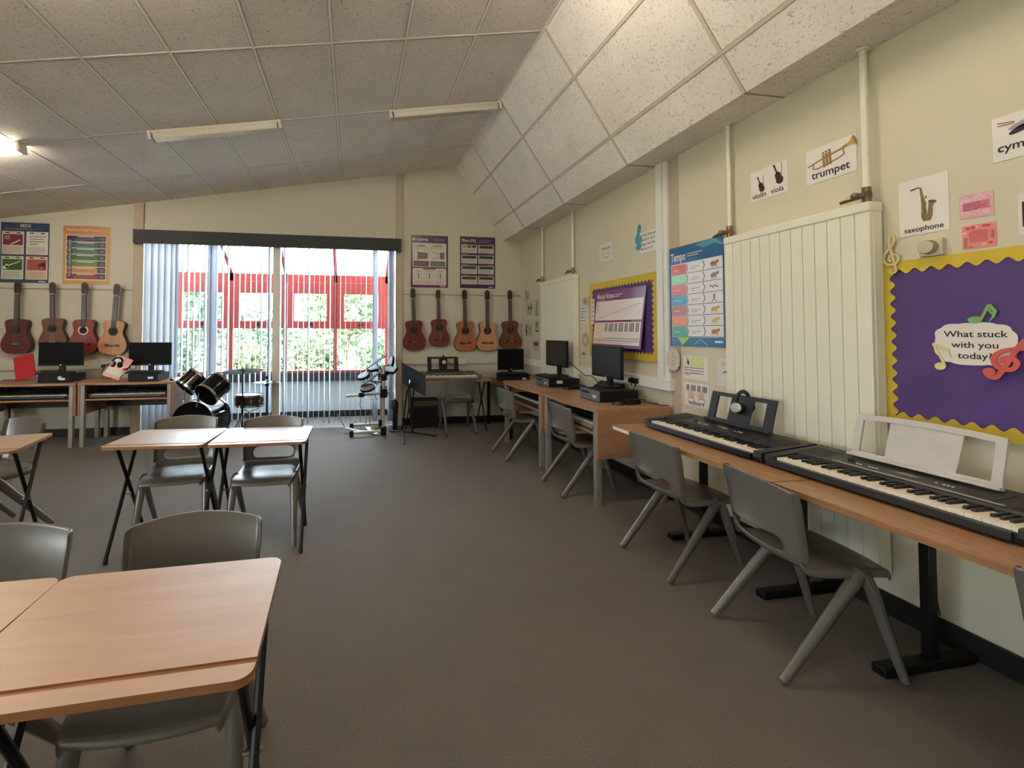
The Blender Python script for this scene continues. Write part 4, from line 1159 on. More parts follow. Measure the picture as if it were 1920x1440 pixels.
# musical notes (its lower edge lifts off the board)
px = Poster('poster', 'glossy purple poster headed Musical Notes with a piano keyboard, lifting off the purple board', 'poster', (XR - .052, 4.115, 1.548), Euler((PI / 2 - .105, .01, -PI / 2)))
W, H = .845, .59; b = px.b
pu = px.m(pm((124, 62, 112), .15)); wh = px.m(pm((230, 216, 212), .18)); pk = px.m(pm((234, 206, 190), .2)); kk = px.m(ink); tx = px.m(textgrey); og = px.m(pm((206, 110, 82))); gr = px.m(pm((96, 120, 92)))
sheet(b, W, H, pu)
b.text('Musical Notes', -.40, H / 2 - .082, .078, P1, wh, 'LEFT', .012, sx=.68); lines(b, -.11, .09, H / 2 - .075, H / 2 - .035, 2, wh, .3)
R4(b, -.405, .40, -.02, .185, wh, .0012); R4(b, -.405, .395, -.265, -.04, wh, .0012); R4(b, -.405, -.22, -.265, -.04, pk, .0014)
b.box(-.40, -.25, .19, .2, 0, P1, og); b.box(.25, .40, -.036, -.024, 0, P1, gr)
for i in range(5): b.box(-.35, .38, .06 + i * .022, .0612 + i * .022, 0, .0016, tx)
for i in range(22): b.ell(-.30 + i * .031, .01 + i * .0058, .006, .0045, 0, P1, kk, 8, .3)
b.stroke([(-.37, .15), (-.36, .17), (-.375, .13), (-.355, .10), (-.37, .08)], .006, 0, P1, kk)
for i in range(24):
    x = -.21 + i * .0248
    b.box(x, x + .0008, -.20, -.05, 0, .0016, tx)
    if i % 7 in (0, 1, 3, 4, 5): b.box(x + .018, x + .031, -.135, -.05, 0, P1, kk)
b.box(-.22, .385, -.203, -.199, 0, .0018, kk); b.box(-.40, .39, -.212, -.208, 0, .0018, tx); b.box(-.40, .39, -.232, -.224, 0, .0018, gr); lines(b, -.39, .38, -.258, -.238, 2, tx, .3)
px.end()
def card(label, y, z, W, H, draw, name='card', rot=ROT_RIGHT, tilt=0.0, paper=(232, 226, 220), x=XR - .002, wall=True, grp=None, cat='card'):
    r = Euler((PI / 2, 0, -PI / 2)) if wall else Euler(ROT_FAR)
    if tilt: r = (r.to_matrix() @ Matrix.Rotation(tilt, 3, 'Z')).to_euler()
    p = Poster(name, label, cat, (x, y, z), r, grp)
    pa = p.m(pm(paper, .4)); sheet(p.b, W, H, pa)
    draw(p, p.b, W, H); p.end()
    return p
k_ = lambda p: p.m(ink)
def violin_shape(p, b, cx, cy, s, m, dark):
    P = []
    for a in range(24):
        t = 2 * PI * a / 24; r = (.30 + .05 * math.cos(2 * t)) * (1 - .22 * math.cos(2 * t) * .5)
        x, y = .24 * math.sin(t) * (1 - .28 * max(0, 1 - abs(math.cos(t)) * 2.6)) * (1.0 if math.cos(t) < 0 else .82), -.12 + .36 * math.cos(t)
        c, q = math.cos(.35), math.sin(.35)
        P.append((cx + s * (x * c - y * q), cy + s * (x * q + y * c)))
    b.prism(P, 0, P1, m)
    c, q = math.cos(.35), math.sin(.35)
    rot = lambda x, y: (cx + s * (x * c - y * q), cy + s * (x * q + y * c))
    b.stroke([rot(0, -.1), rot(0, .62)], s * .07, 0, .0024, dark); b.ell(*rot(0, .64), s * .06, s * .07, 0, .0024, dark, 10)
    b.stroke([rot(.10, -.35), rot(.42, .55)], s * .018, 0, .0024, dark)
def d_violin(p, b, W, H):
    br = p.m(pm((72, 44, 40))); k = k_(p)
    violin_shape(p, b, -.055, -.005, .095, br, k); violin_shape(p, b, .068, .018, .118, br, k)
    b.text('violin', -.118, -.083, .048, P1, k, 'LEFT', .012); b.text('viola', .016, -.083, .048, P1, k, 'LEFT', .012)
card('white card with a violin, a viola and the words violin viola', 2.474, 2.378, .262, .20, d_violin)
def d_trumpet(p, b, W, H):
    g = p.m(pm((150, 116, 60), .3)); g2 = p.m(pm((200, 160, 84), .3)); k = k_(p)
    b.stroke([(-.125, .005), (-.06, .022), (.06, .045), (.09, .055)], [.006, .008, .010, .016], 0, P1, g)
    b.stroke([(.06, .043), (.085, .051), (.104, .057), (.116, .061), (.124, .064), (.130, .066)], [.012, .016, .024, .036, .050, .062], 0, P1, g2); b.ell(.130, .066, .006, .031, 0, .0024, g, 14, .32)
    b.stroke([(-.09, .012), (-.095, -.015), (-.07, -.022), (.05, .0), (.075, .012), (.07, .038)], .007, 0, .0024, g)
    for i in range(3): b.stroke([(-.03 + i * .017, -.025 + i * .003), (-.036 + i * .017, .05 + i * .003)], .012, 0, .0026, g)
    for i in range(3): b.ell(-.036 + i * .017, .058 + i * .003, .006, .004, 0, .0026, k, 8)
    b.text('trumpet', 0, -.075, .062, P1, k, 'CENTER', .014)
card('white card with a brass trumpet and the word trumpet, beside the right heating pipe', 2.092, 2.372, .272, .20, d_trumpet)
def d_sax(p, b, W, H):
    g = p.m(pm((132, 112, 66), .3)); g2 = p.m(pm((92, 78, 50), .3)); k = k_(p)
    b.stroke([(-.035, .085), (-.015, .088), (-.006, .082), (-.004, .06), (.002, .02), (.004, -.03), (.004, -.055)], [.007, .007, .007, .010, .014, .020, .022], 0, P1, g)
    b.stroke([(.004, -.05), (.008, -.068), (.02, -.068), (.026, -.05), (.029, -.01), (.034, .006)], [.022, .022, .022, .02, .016, .022], 0, .0024, g)
    b.ell(.036, .010, .016, .007, 0, .0026, g2, 12, -.3); b.stroke([(-.045, .083), (-.03, .086)], .006, 0, .0026, k)
    rg = random.Random(2)
    for i in range(14): b.ell(.002 + rg.uniform(-.006, .012), .04 - i * .0075, .003, .003, 0, .003, g2, 6)
    b.text('saxophone', 0, -.118, .034, P1, k, 'CENTER', .014)
card('white card with a saxophone and the word saxophone', 1.681, 2.003, .188, .268, d_sax)
def d_cym(p, b, W, H):
    gy = p.m(pm((150, 148, 150))); k = k_(p); og = p.m(pm((150, 108, 80)))
    b.ell(-.035, .04, .045, .012, 0, P1, gy, 16, .25); b.ell(-.04, .022, .04, .012, 0, P1, k, 16, .35); b.stroke([(-.03, .02), (-.03, -.01)], .005, 0, P1, k)
    for q in (0, .012): b.stroke([(-.11, .055 + q), (-.06, .05 + q * .5)], .004, 0, P1, og)
    b.text('cymbals', -.112, -.055, .048, P1, k, 'LEFT', .014)
card('white card with a cymbal and the word cymbals, cut off by the right edge', 1.315, 2.206, .252, .186, d_cym)
def d_pink1(p, b, W, H):
    rs = p.m(pm((204, 120, 140))); wh = p.m(pm((236, 222, 222))); rd = p.m(pm((150, 52, 84)))
    rg = random.Random(5)
    for i in range(110):
        x, y = rg.uniform(-.048, .048), rg.uniform(-.045, .045)
        if abs(y) > .02 or abs(x) > .044: b.ell(x, y, rg.uniform(.002, .005), .002, 0, P1, wh, 7, rg.uniform(0, 3))
    for x, y in ((.0, .034), (.036, .032), (.03, -.034), (.0, -.036)): b.ell(x, y, .006, .004, 0, .0024, wh, 10); b.ell(x, y, .002, .0014, 0, .0028, rd, 6)
    R4(b, -.043, .043, -.018, .017, rs, .0016)
    for i, t_ in enumerate(('keep your', 'eyes on your', 'own path')): b.text(t_, -.04, .006 - i * .0115, .0125, .0024, rd, 'LEFT', .004, sx=1.05)
card('small pink patterned card with handwriting, upper of two', 1.4975, 1.952, .108, .104, d_pink1, paper=(222, 168, 180))
def d_pink2(p, b, W, H):
    rd = p.m(pm((196, 64, 72))); cr = p.m(pm((232, 190, 150))); br = p.m(pm((120, 70, 60)))
    rg = random.Random(6)
    for i in range(8): b.stroke([(-.03 + rg.uniform(-.003, .003), .022 - i * .0065), (.0, .024 - i * .0065), (.034 - rg.uniform(0, .012), .023 - i * .0065)], .0022, 0, P1, rd)
    for x, y, m_ in ((-.035, .038, rd), (-.018, .04, rd), (-.004, .04, cr), (.018, .041, rd), (.03, .04, rd), (-.044, .02, cr), (.035, -.034, rd), (.015, -.038, cr)): b.ell(x, y, .007, .005, 0, P1, m_, 10)
    for i in range(6): b.stroke([(-.048, -.005 - i * .006), (-.038, -.003 - i * .006)], .002, 0, P1, br); b.stroke([(.038, .015 - i * .006), (.048, .017 - i * .006)], .002, 0, P1, br)
    b.text('RUFUS' if False else 'music', -.045, -.046, .012, P1, br, 'LEFT', .004)
card('small rose-pink card covered in red scribbles, lower of two', 1.492, 1.818, .106, .102, d_pink2, paper=(226, 138, 140))
card('white sheet with black print just inside the right edge, right of the pink cards', 1.27, 1.878, .21, .165, lambda p, b, W, H: (b.stroke([(-.088, .05), (-.088, -.05)], .01, 0, P1, k_(p)), lines(b, -.08, .09, -.06, .06, 5, k_(p), .4)), paper=(222, 214, 208))
# quote sheet with teal clef
def d_quote(p, b, W, H):
    te = p.m(pm((64, 150, 164), .3)); k = k_(p)
    for i, t_ in enumerate(("If 'tuba' there are", "the last in 'fa', if", 'always there be', "the last in 'ti'?")): b.text(t_, -.112, .058 - i * .042, .034, P1, k, 'LEFT', .008, sx=.92)
card('white sheet with four lines of quotation beside a teal clef', 3.674, 2.235, .265, .19, d_quote)
def clef(b, m, s, cx, cy, z0, z1, rot=0.0, wd=1.0):
    c, q = math.cos(rot), math.sin(rot)
    Q = [(.02, -.95), (-.16, -1.0), (-.22, -.84), (-.10, -.76)]
    A = [(-.20, -.86), (-.10, -1.0), (.08, -.98), (.14, -.80), (.02, 0.0), (-.06, .55), (.0, .88), (.12, 1.0), (.20, .82), (.14, .56), (-.10, .28), (-.32, .0), (-.36, -.28), (-.18, -.52), (.10, -.54), (.30, -.36), (.28, -.12), (.10, -.02), (-.08, -.10), (-.12, -.26), (.0, -.36)]
    out = []
    for i in range(len(A) - 1):
        p0, p1, p2, p3 = A[max(i - 1, 0)], A[i], A[i + 1], A[min(i + 2, len(A) - 1)]
        for k in range(4):
            u = k / 4
            f = lambda j: .5 * (2 * p1[j] + (p2[j] - p0[j]) * u + (2 * p0[j] - 5 * p1[j] + 4 * p2[j] - p3[j]) * u * u + (3 * p1[j] - p0[j] - 3 * p2[j] + p3[j]) * u ** 3)
            out.append((f(0), f(1)))
    out.append(A[-1])
    pts = [(cx + s * (x * c - y * q), cy + s * (x * q + y * c)) for x, y in out]
    n = len(pts)
    b.stroke(pts, [s * wd * (.11 if 0 < i < n - 1 else .06) for i in range(n)], z0, z1, m)
    b.ell(cx + s * (-.14 * c + .88 * q), cy + s * (-.14 * q - .88 * c), s * .12 * wd, s * .11 * wd, z0, z1, m, 12)
def cut(name, label, cat, y, z, x, m, draw):
    s = MB(); draw(s)
    return tag(s.build(name, m, loc=(x, y, z), rot=ROT_RIGHT), label, cat)
cut('clef_cutout', 'teal treble clef cut-out at the left of the quotation sheet', 'cut-out', 3.815, 2.30, XR - .004, pm((64, 150, 164), .3), lambda s: (clef(s, 0, .105, 0, 0, 0, .004, 0, 2.1), s.ell(0, -.02, .035, .04, 0, .004, 0, 14)))
cut('clef_cutout', 'cream wooden treble clef at the top left corner of the large purple board', 'cut-out', 1.796, 1.79, XR - .022, M('cream_wood_cutout', (206, 190, 140), .5), lambda s: clef(s, 0, .093, 0, 0, 0, .006, .06, 1.0))
card('white printed sheet high between the small radiator and the quotation sheet', 4.374, 2.262, .26, .185, lambda p, b, W, H: (b.text('Affirmations', 0, .03, .034, P1, k_(p), 'CENTER', .014), b.text('Repeat every day', 0, -.025, .022, P1, p.m(textgrey), 'CENTER'), b.box(-.05, .05, -.06, -.053, 0, P1, p.m(textgrey))), paper=(222, 218, 204))
# things pinned on the large board
cloud = []
for i in range(72):
    a = 2 * PI * i / 72
    rr_ = 1 + .055 * abs(math.sin(a * 5 + .6)) 
    cloud.append((.127 * rr_ * math.copysign(abs(math.cos(a)) ** .62, math.cos(a)), .088 * rr_ * math.copysign(abs(math.sin(a)) ** .62, math.sin(a))))
t = thing('speech_cloud', 'white cloud-shaped sign reading What stuck with you today?', 'sign', (XR - .018, 1.512, 1.354), rot=ROT_RIGHT)
s = MB(); s.prism(cloud, 0, .002); s.build('card', pm((228, 222, 214), .5), t)
s = MB()
for i, t_ in enumerate(('What stuck', 'with you', 'today?')): s.text(t_, .004, .030 - i * .047, .038, .0028, 0, 'CENTER', .012, sx=1.12)
s.build('lettering', ink, t)
XC = XR - .022
cut('note_cutout', 'green quaver cut-out on top of the cloud sign', 'cut-out', 1.475, 1.48, XC, pm((128, 172, 98), .5), lambda s: (s.ell(-.026, -.022, .024, .014, 0, .004, 0, 16, .05), s.stroke([(-.006, -.018), (.018, .040)], .010, 0, .004, 0), s.stroke([(.018, .040), (.036, .012), (.030, -.012), (.018, -.03)], [.012, .012, .008, .002], 0, .004, 0), s.stroke([(.012, .026), (.032, -.006)], [.010, .006], 0, .004, 0)))
cut('note_cutout', 'pale yellow quaver cut-out at the lower left of the cloud sign', 'cut-out', 1.618, 1.295, XC, pm((222, 214, 140), .5), lambda s: (s.ell(-.004, -.044, .020, .017, 0, .004, 0, 16, .2), s.stroke([(.012, -.036), (-.028, .058)], .008, 0, .004, 0), s.stroke([(-.028, .058), (.0, .042), (.026, .030), (.034, -.004)], [.008, .010, .008, .003], 0, .004, 0)))
cut('clef_cutout', 'red treble clef cut-out at the lower right of the cloud sign', 'cut-out', 1.395, 1.305, XC - .004, pm((206, 92, 84), .5), lambda s: clef(s, 0, .105, 0, 0, 0, .005, -.62, 1.55))
# thermostat box
def thermostat(label, y, z, W=.085, H=.08):
    t = thing('thermostat', label, 'thermostat', (XR - .001, y, z), rot=ROT_RIGHT)
    MB().box(-W / 2, W / 2, -H / 2, H / 2, 0, .026).build('box', M('thermostat_cream', (206, 194, 172), .5), t, bevel=.005)
    s = MB(); s.lathe([(.031, .026), (.029, .056), (.027, .058), (.0001, .058)], 28)
    s.build('dial', M('thermostat_dial', (196, 184, 160), .5), t)
    s = MB()
    for i in range(24):
        a = 2 * PI * i / 24; s.bar((.0305 * math.cos(a), .0305 * math.sin(a), .028), (.0290 * math.cos(a), .0290 * math.sin(a), .055), .003, .003)
    s.build('grip_ribs', M('thermostat_dial_dark', (130, 120, 100), .6), t)
    return t
thermostat('cream thermostat with a round dial above the large purple board', 1.643, 1.796)
thermostat('cream thermostat left of the smaller purple board', 4.772, 1.775, .10, .085)
# cards near the middle of the right wall
def d_frill(p, b, W, H):
    for i, t_ in enumerate(('Be', 'kind', 'today', 'always')): b.text(t_, 0, .042 - i * .030, .022, P1, p.m(textgrey), 'CENTER', .004)
sc = [(.078 * (1 + .06 * math.cos(14 * a)) * math.cos(a), .098 * (1 + .06 * math.cos(14 * a)) * math.sin(a)) for a in [2 * PI * i / 84 for i in range(84)]]
pp = Poster('tag', 'pale scalloped paper tag hanging on the joint left of the lined document', 'tag', (XR - .028, 3.348, 1.182), ROT_RIGHT)
pp.b.prism(sc, 0, .0012, pp.m(pm((214, 200, 188), .5))); d_frill(pp, pp.b, 1, 1); pp.end()
def d_doc(p, b, W, H):
    k = k_(p); yl = p.m(pm((214, 220, 150))); R4(b, -.04, .09, .01, .085, yl)
    violin_shape(p, b, -.075, .045, .05, p.m(pm((86, 44, 44))), k)
    for y in (-.002, -.022, -.045, -.058): b.box(-.115, .09 if y > -.05 else -.05, y, y + .004, 0, P1, k)
    lines(b, -.05, .1, -.04, -.01, 3, p.m(textgrey), .25)
card('white document with a tiny violin and a yellow patch, above the keyboard card', 3.136, 1.125, .258, .18, d_doc, grp=None)
def d_kb(p, b, W, H):
    k = k_(p); sk = p.m(pm((226, 176, 140))); wh = p.m(pm((236, 232, 228)))
    for i in range(14): b.box(-.11 + i * .0165, -.1095 + i * .0165, .0, .075, 0, .0016, p.m(textgrey))
    for i in range(14):
        if i % 7 not in (2, 6): b.box(-.098 + i * .0165, -.090 + i * .0165, .028, .075, 0, P1, k)
    for sx in (-1, 1):
        cx = sx * .055
        b.prism([(cx - .028, -.03), (cx + .028, -.03), (cx + .022, .005), (cx - .022, .005)], 0, .0024, sk)
        for f in range(4): b.stroke([(cx - .018 + f * .012, .0), (cx - .024 + f * .016, .032 - abs(f - 1.5) * .006)], .009, 0, .0024, sk)
        b.stroke([(cx - sx * .022, -.012), (cx - sx * .042, .006)], .009, 0, .0024, sk)
        b.prism([(cx - .034, -.05), (cx + .034, -.05), (cx + .028, -.028), (cx - .028, -.028)], 0, .0027, wh)
        b.stroke([(cx - .034, -.05), (cx - .028, -.028), (cx + .028, -.028), (cx + .034, -.05)], .003, 0, .0029, k)
    b.text('keyboard', .0, -.077, .043, P1, k, 'CENTER', .014)
card('white card with two hands on keys and the word keyboard', 3.128, .915, .258, .182, d_kb)
def d_T(p, b, W, H):
    k = k_(p); b.stroke([(-.02, -.005), (.05, .03)], .007, 0, P1, k); b.stroke([(.012, .008), (.02, -.055)], .006, 0, P1, k); b.ell(.018, -.058, .010, .008, 0, P1, k, 10)
    b.stroke([(-.03, .05), (-.02, .075), (-.012, .05), (.0, .075), (.012, .05), (.03, .078)], .003, 0, P1, p.m(textgrey))
card('pale sheet with a black note tucked behind the left edge of the large radiator', 2.845, 1.115, .14, .20, d_T, paper=(222, 216, 204), grp=None)
# strips, cards near the small radiator
card('pale pink strip of small notes tucked under the left edge of the piano-key poster', 4.625, 1.637, .085, .28, lambda p, b, W, H: [(b.ell(-.02, .1 - i * .05, .008, .006, 0, P1, p.m(pm((200, 120, 110))), 8), b.box(.0, .03, .097 - i * .05, .104 - i * .05, 0, P1, k_(p))) for i in range(5)], x=XR - .022, paper=(226, 206, 196), cat='strip')
card('white laminated sheet with five lines of print right of the small radiator', 4.905, 1.615, .245, .195, lambda p, b, W, H: ([b.box(-.09, .09, .065 - i * .035, .075 - i * .035, 0, P1, p.m(textgrey)) for i in (0, 1, 3, 4)], b.ell(0, 0, .085, .016, 0, .0018, p.m(textgrey), 20), b.ell(0, 0, .08, .013, 0, .0020, p.m(pm((232, 226, 220))), 20), b.text('TASKS', 0, -.009, .026, .0024, k_(p), 'CENTER', .02)), paper=(216, 214, 212))
def d_round(p, b, W, H): pass
pp = Poster('paper_rosette', 'round lacy paper rosette with a brown centre, right of the small radiator', 'rosette', (XR - .002, 4.822, 1.318), ROT_RIGHT)
pp.b.prism([(.098 * (1 + .05 * math.cos(18 * a)) * math.cos(a), .098 * (1 + .05 * math.cos(18 * a)) * math.sin(a)) for a in [2 * PI * i / 108 for i in range(108)]], 0, .0012, pp.m(pm((198, 188, 166), .6)))
for i in range(18):
    a = 2 * PI * i / 18; pp.b.ell(.062 * math.cos(a), .062 * math.sin(a), .010, .007, 0, .0018, pp.m(pm((134, 104, 80), .6)), 8, a)
pp.b.ell(0, 0, .046, .046, 0, .0016, pp.m(pm((150, 120, 96), .6)), 24); pp.b.ell(0, 0, .038, .038, 0, .0020, pp.m(pm((206, 198, 178), .6)), 24)
pp.b.stroke([(-.015, .018), (0, 0), (.015, .018)], .006, 0, .0025, pp.m(pm((110, 84, 66)))); pp.b.stroke([(0, 0), (0, -.024)], .006, 0, .0025, pp.m(pm((110, 84, 66)))); pp.end()
card('small blue-grey square card left of the lacy rosette', 5.01, 1.32, .10, .10, lambda p, b, W, H: (R4(b, -.03, .03, -.03, .03, p.m(pm((206, 210, 210)))), b.stroke([(-.015, .01), (0, -.012), (.015, .012)], .004, 0, .0026, p.m(textgrey))), paper=(160, 172, 186))
card('pale sheet with a small brown violin below the lacy rosette', 4.925, 1.115, .25, .19, lambda p, b, W, H: (b.ell(.055, .045, .03, .014, 0, P1, p.m(pm((120, 60, 52))), 14), b.box(.085, .11, .042, .049, 0, P1, k_(p)), lines(b, -.11, .02, -.08, .08, 7, p.m(textgrey), .2)), paper=(206, 200, 180))
bw = (196, 192, 176)
def sm(label, y, z, W, H, dr): card(label, y, z, W, H, dr, paper=(186, 182, 166), grp=None)
def d_tuba(p, b, W, H):
    g = p.m(pm((110, 92, 70))); b.stroke([(-.05, .06), (-.045, -.03), (-.03, -.06), (-.005, -.04), (-.005, .03), (-.03, .05)], [.016, .018, .018, .016, .012, .006], 0, P1, g); b.ell(-.05, .065, .028, .010, 0, P1, g, 12); b.text('tuba', .03, -.005, .03, P1, k_(p), 'LEFT', .012)
sm('small card with a brown tuba, highest in the cluster at the corner', 6.57, 1.98, .22, .155, d_tuba)
def d_mar(p, b, W, H):
    k = k_(p)
    for x in (-.045, .055): b.ell(x, .015, .032, .034, 0, .0018, p.m(textgrey), 16); b.ell(x, .002, .030, .022, 0, .0022, k, 14); b.stroke([(x, -.02), (x, -.05)], .007, 0, P1, k)
    b.text('maracas', 0, -.088, .03, P1, k, 'CENTER', .01)
sm('small card with two maracas near the far right corner', 6.475, 1.775, .24, .20, d_mar)
sm('small card with an upright black clarinet beside the small radiator', 6.215, 1.77, .15, .24, lambda p, b, W, H: (b.stroke([(.02, .12), (.0, .02), (-.02, -.07)], [.006, .014, .018], 0, P1, k_(p)), b.ell(-.022, -.075, .02, .009, 0, P1, k_(p), 10), b.box(-.05, .05, -.112, -.10, 0, P1, k_(p))))
sm('small card with a treble clef near the far right corner', 6.54, 1.445, .28, .18, lambda p, b, W, H: (clef(b, k_(p), .075, -.07, 0, 0, P1, 0, 1.1), b.text('treble', .0, .012, .042, P1, k_(p), 'LEFT', .014), b.text('clef', .02, -.035, .042, P1, k_(p), 'LEFT', .014)))
sm('small card with a dark red instrument beside the small radiator', 6.21, 1.50, .15, .19, lambda p, b, W, H: (b.stroke([(-.03, .06), (-.02, -.03)], .018, 0, P1, p.m(pm((104, 40, 46)))), b.ell(.02, .04, .025, .018, 0, P1, p.m(pm((104, 40, 46))), 10), b.ell(.015, .0, .018, .014, 0, P1, p.m(pm((150, 70, 70))), 10), b.box(-.05, .05, -.08, -.062, 0, P1, k_(p))))
sm('small card with a dark red keyboard picture, lowest in the cluster at the corner', 6.25, 1.215, .20, .165, lambda p, b, W, H: (b.box(-.09, .09, .0, .045, 0, P1, p.m(pm((84, 38, 40)))), b.box(-.07, .07, .056, .07, 0, P1, p.m(textgrey)), lines(b, -.08, .08, -.06, -.01, 3, p.m(textgrey), .25)))
# ------------------------------------------------------------------ guitars hung on the far wall
neck_m = M('guitar_neck_dark', (46, 34, 30), .4)
head_m = M('guitar_head_redbrown', (70, 34, 28), .35)
rose_m = M('guitar_rosette_dark', (52, 38, 32), .5)
tune_m = M('tuner_silver', (196, 190, 180), .3, .7)
nut_m = M('nut_bone', (224, 216, 198), .4)
hole_m = M('sound_hole_black', (16, 13, 12), .8)
def guitar(label, x, zt, zb, lean, top, side, pale_ring=False, dark_ring=True, small=1.0):
    H = zt - zb
    k = H / .955 if False else H / .96
    t = thing('guitar', label, 'guitar', (x, D - .03, zt), rot=Euler((PI / 2, 0, 0)).to_matrix().to_4x4().to_euler(), group='guitars hung on the far wall')
    m3 = Euler((PI / 2, 0, 0)).to_matrix() @ Matrix.Rotation(lean, 3, 'Z'); t.rotation_euler = m3.to_euler()
    bl, bw1, bw2, wst = .46, .185, .135, .112
    # body outline: y from -.96 (bottom) to -.50 (shoulder)
    prof = [(0, .0), (.006, .08), (.022, .122), (.06, .160), (.11, .174), (.16, .171), (.21, .153), (.26, .128), (.30, .116), (.335, .118), (.38, .130), (.415, .132), (.44, .118), (.455, .09), (.46, .03)]
    out = []
    for i in range(len(prof) - 1):
        p0, p1, p2, p3 = prof[max(i - 1, 0)], prof[i], prof[i + 1], prof[min(i + 2, len(prof) - 1)]
        for q in range(3):
            u = q / 3
            f = lambda j: .5 * (2 * p1[j] + (p2[j] - p0[j]) * u + (2 * p0[j] - 5 * p1[j] + 4 * p2[j] - p3[j]) * u * u + (3 * p1[j] - p0[j] - 3 * p2[j] + p3[j]) * u ** 3)
            out.append((f(0), max(0, f(1))))
    out.append(prof[-1])
    poly = [(w_ * k, (-.96 + y) * k) for y, w_ in out] + [(-w_ * k, (-.96 + y) * k) for y, w_ in reversed(out[1:])]
    s = MB(); s.prism(poly, -.02 * k, .062 * k, 0, ms=0); s.build('body', side, t, ang=50)
    s = MB(); s.prism([(px_ * .992, (-.73 * k + (py_ + .73 * k) * .994)) for px_, py_ in poly], .062 * k, .0645 * k, 0); tp = s.build('soundboard', top, t)
    T = lambda z: Matrix.Translation((0, -.645 * k, z * k))
    s = MB(); s.lathe([(.062 * k, .0), (.062 * k, .0006), (.044 * k, .0006)], 32, 0, T(.0648)); s.build('rosette', nut_m if pale_ring else rose_m, tp)
    s = MB(); s.lathe([(.046 * k, 0), (.046 * k, .0012), (.0001, .0012)], 32, 0, T(.0648)); s.build('sound_hole', hole_m, tp)
    s = MB(); s.box(-.088 * k, .088 * k, -.845 * k, -.818 * k, .0645 * k, .073 * k); br_ = s.build('bridge', neck_m, t, bevel=.002)
    MB().box(-.04 * k, .04 * k, -.830 * k, -.826 * k, .073 * k, .077 * k).build('saddle', nut_m, br_)
    s = MB(); s.prism([(-.027 * k, -.168 * k), (.027 * k, -.168 * k), (.031 * k, -.60 * k), (-.031 * k, -.60 * k)], .048 * k, .068 * k); nk = s.build('neck', neck_m, t, bevel=.002)
    s = MB()
    for i in range(12):
        y = -.168 - .65 * (1 - 2 ** (-(i + 1) / 12)); s.box(-.028 * k, .028 * k, (y - .0008) * k, (y + .0008) * k, .068 * k, .0688 * k)
    s.build('frets', tune_m, nk)
    MB().box(-.027 * k, .027 * k, -.170 * k, -.164 * k, .068 * k, .071 * k).build('nut', nut_m, nk)
    s = MB(); s.prism([(-.026 * k, -.168 * k), (.026 * k, -.168 * k), (.037 * k, -.135 * k), (.037 * k, -.03 * k), (.022 * k, -.012 * k), (.0, .0), (-.022 * k, -.012 * k), (-.037 * k, -.03 * k), (-.037 * k, -.135 * k)], .042 * k, .060 * k)
    hd = s.build('headstock', head_m, t, bevel=.002)
    s = MB()
    for sx in (-1, 1): s.box(sx * .018 * k - .005 * k, sx * .018 * k + .005 * k, -.128 * k, -.038 * k, .059 * k, .0606 * k)
    tag(s.build('tuner_slots', hole_m, hd))
    for sx in (-1, 1):
        for i in range(3):
            s = MB(); s.tube([(sx * .036 * k, (-.05 - i * .033) * k, .05 * k), (sx * .047 * k, (-.05 - i * .033) * k, .05 * k)], .003 * k, 6)
            s.ball((sx * .053 * k, (-.05 - i * .033) * k, .05 * k), .008 * k, 0, 8, (.8, 1, .7)); s.build('tuning_peg', tune_m, hd)
    s = MB()
    for i in range(6):
        x_ = -.021 + .0084 * i; s.tube([(x_ * k, -.167 * k, .0715 * k), (x_ * 1.35 * k, -.828 * k, .0775 * k)], .0005, 4)
    s.build('strings', tune_m, t)
    s = MB(); s.tube([(0, -.05 * k, .044 * k), (0, -.05 * k, -.028)], .006, 6); s.build('hanger_peg', steel_b, t)
    return t
gm = lambda n, c: wood(n, c, tuple(int(v * .86) for v in c), (9, 1.0, 9), .4, .3)
dark_red, brown, redd, pale = gm('guitar_dark_red', (104, 36, 34)), gm('guitar_brown', (124, 76, 52)), gm('guitar_red', (146, 58, 44)), gm('guitar_pale_spruce', (206, 152, 106))
orange_, honey, walnut, dkb = gm('guitar_orange_cedar', (176, 104, 62)), gm('guitar_red_brown', (116, 44, 38)), gm('guitar_walnut', (122, 70, 46)), gm('guitar_mahogany', (120, 62, 48))
side_r, side_b, side_d = M('guitar_side_red', (70, 26, 22), .3), M('guitar_side_brown', (74, 44, 30), .3), M('guitar_side_dark', (44, 28, 22), .3)
guitar('dark red guitar left of the brown one, at the far left', -4.365, 2.078, 1.118, .0, dark_red, side_r)
guitar('brown guitar second from the left edge, behind the black monitor', -3.962, 2.077, 1.15, .03, brown, side_b)
guitar('red guitar with a pale sound-hole ring under the orange poster', -3.572, 2.083, 1.112, .0, redd, side_d, True)
guitar('pale natural guitar left of the window blinds', -3.175, 2.070, 1.098, -.05, pale, side_d)
guitar('dark red guitar mostly cut off by the left edge', -4.80, 2.07, 1.11, .0, dark_red, side_r)
guitar('red-brown guitar right of the window, under the microphones poster', .895, 2.086, 1.130, .035, honey, side_r)
guitar('smaller brown guitar second right of the window', 1.285, 2.068, 1.186, .035, dkb, side_d)
guitar('orange guitar in the middle of the right-hand five', 1.702, 2.075, 1.118, .02, orange_, side_b)
guitar('pale honey-topped guitar right of the orange one', 2.07, 2.074, 1.118, .0, pale, side_b)
guitar('walnut brown guitar in the far right corner', 2.437, 2.080, 1.138, .02, walnut, side_d)
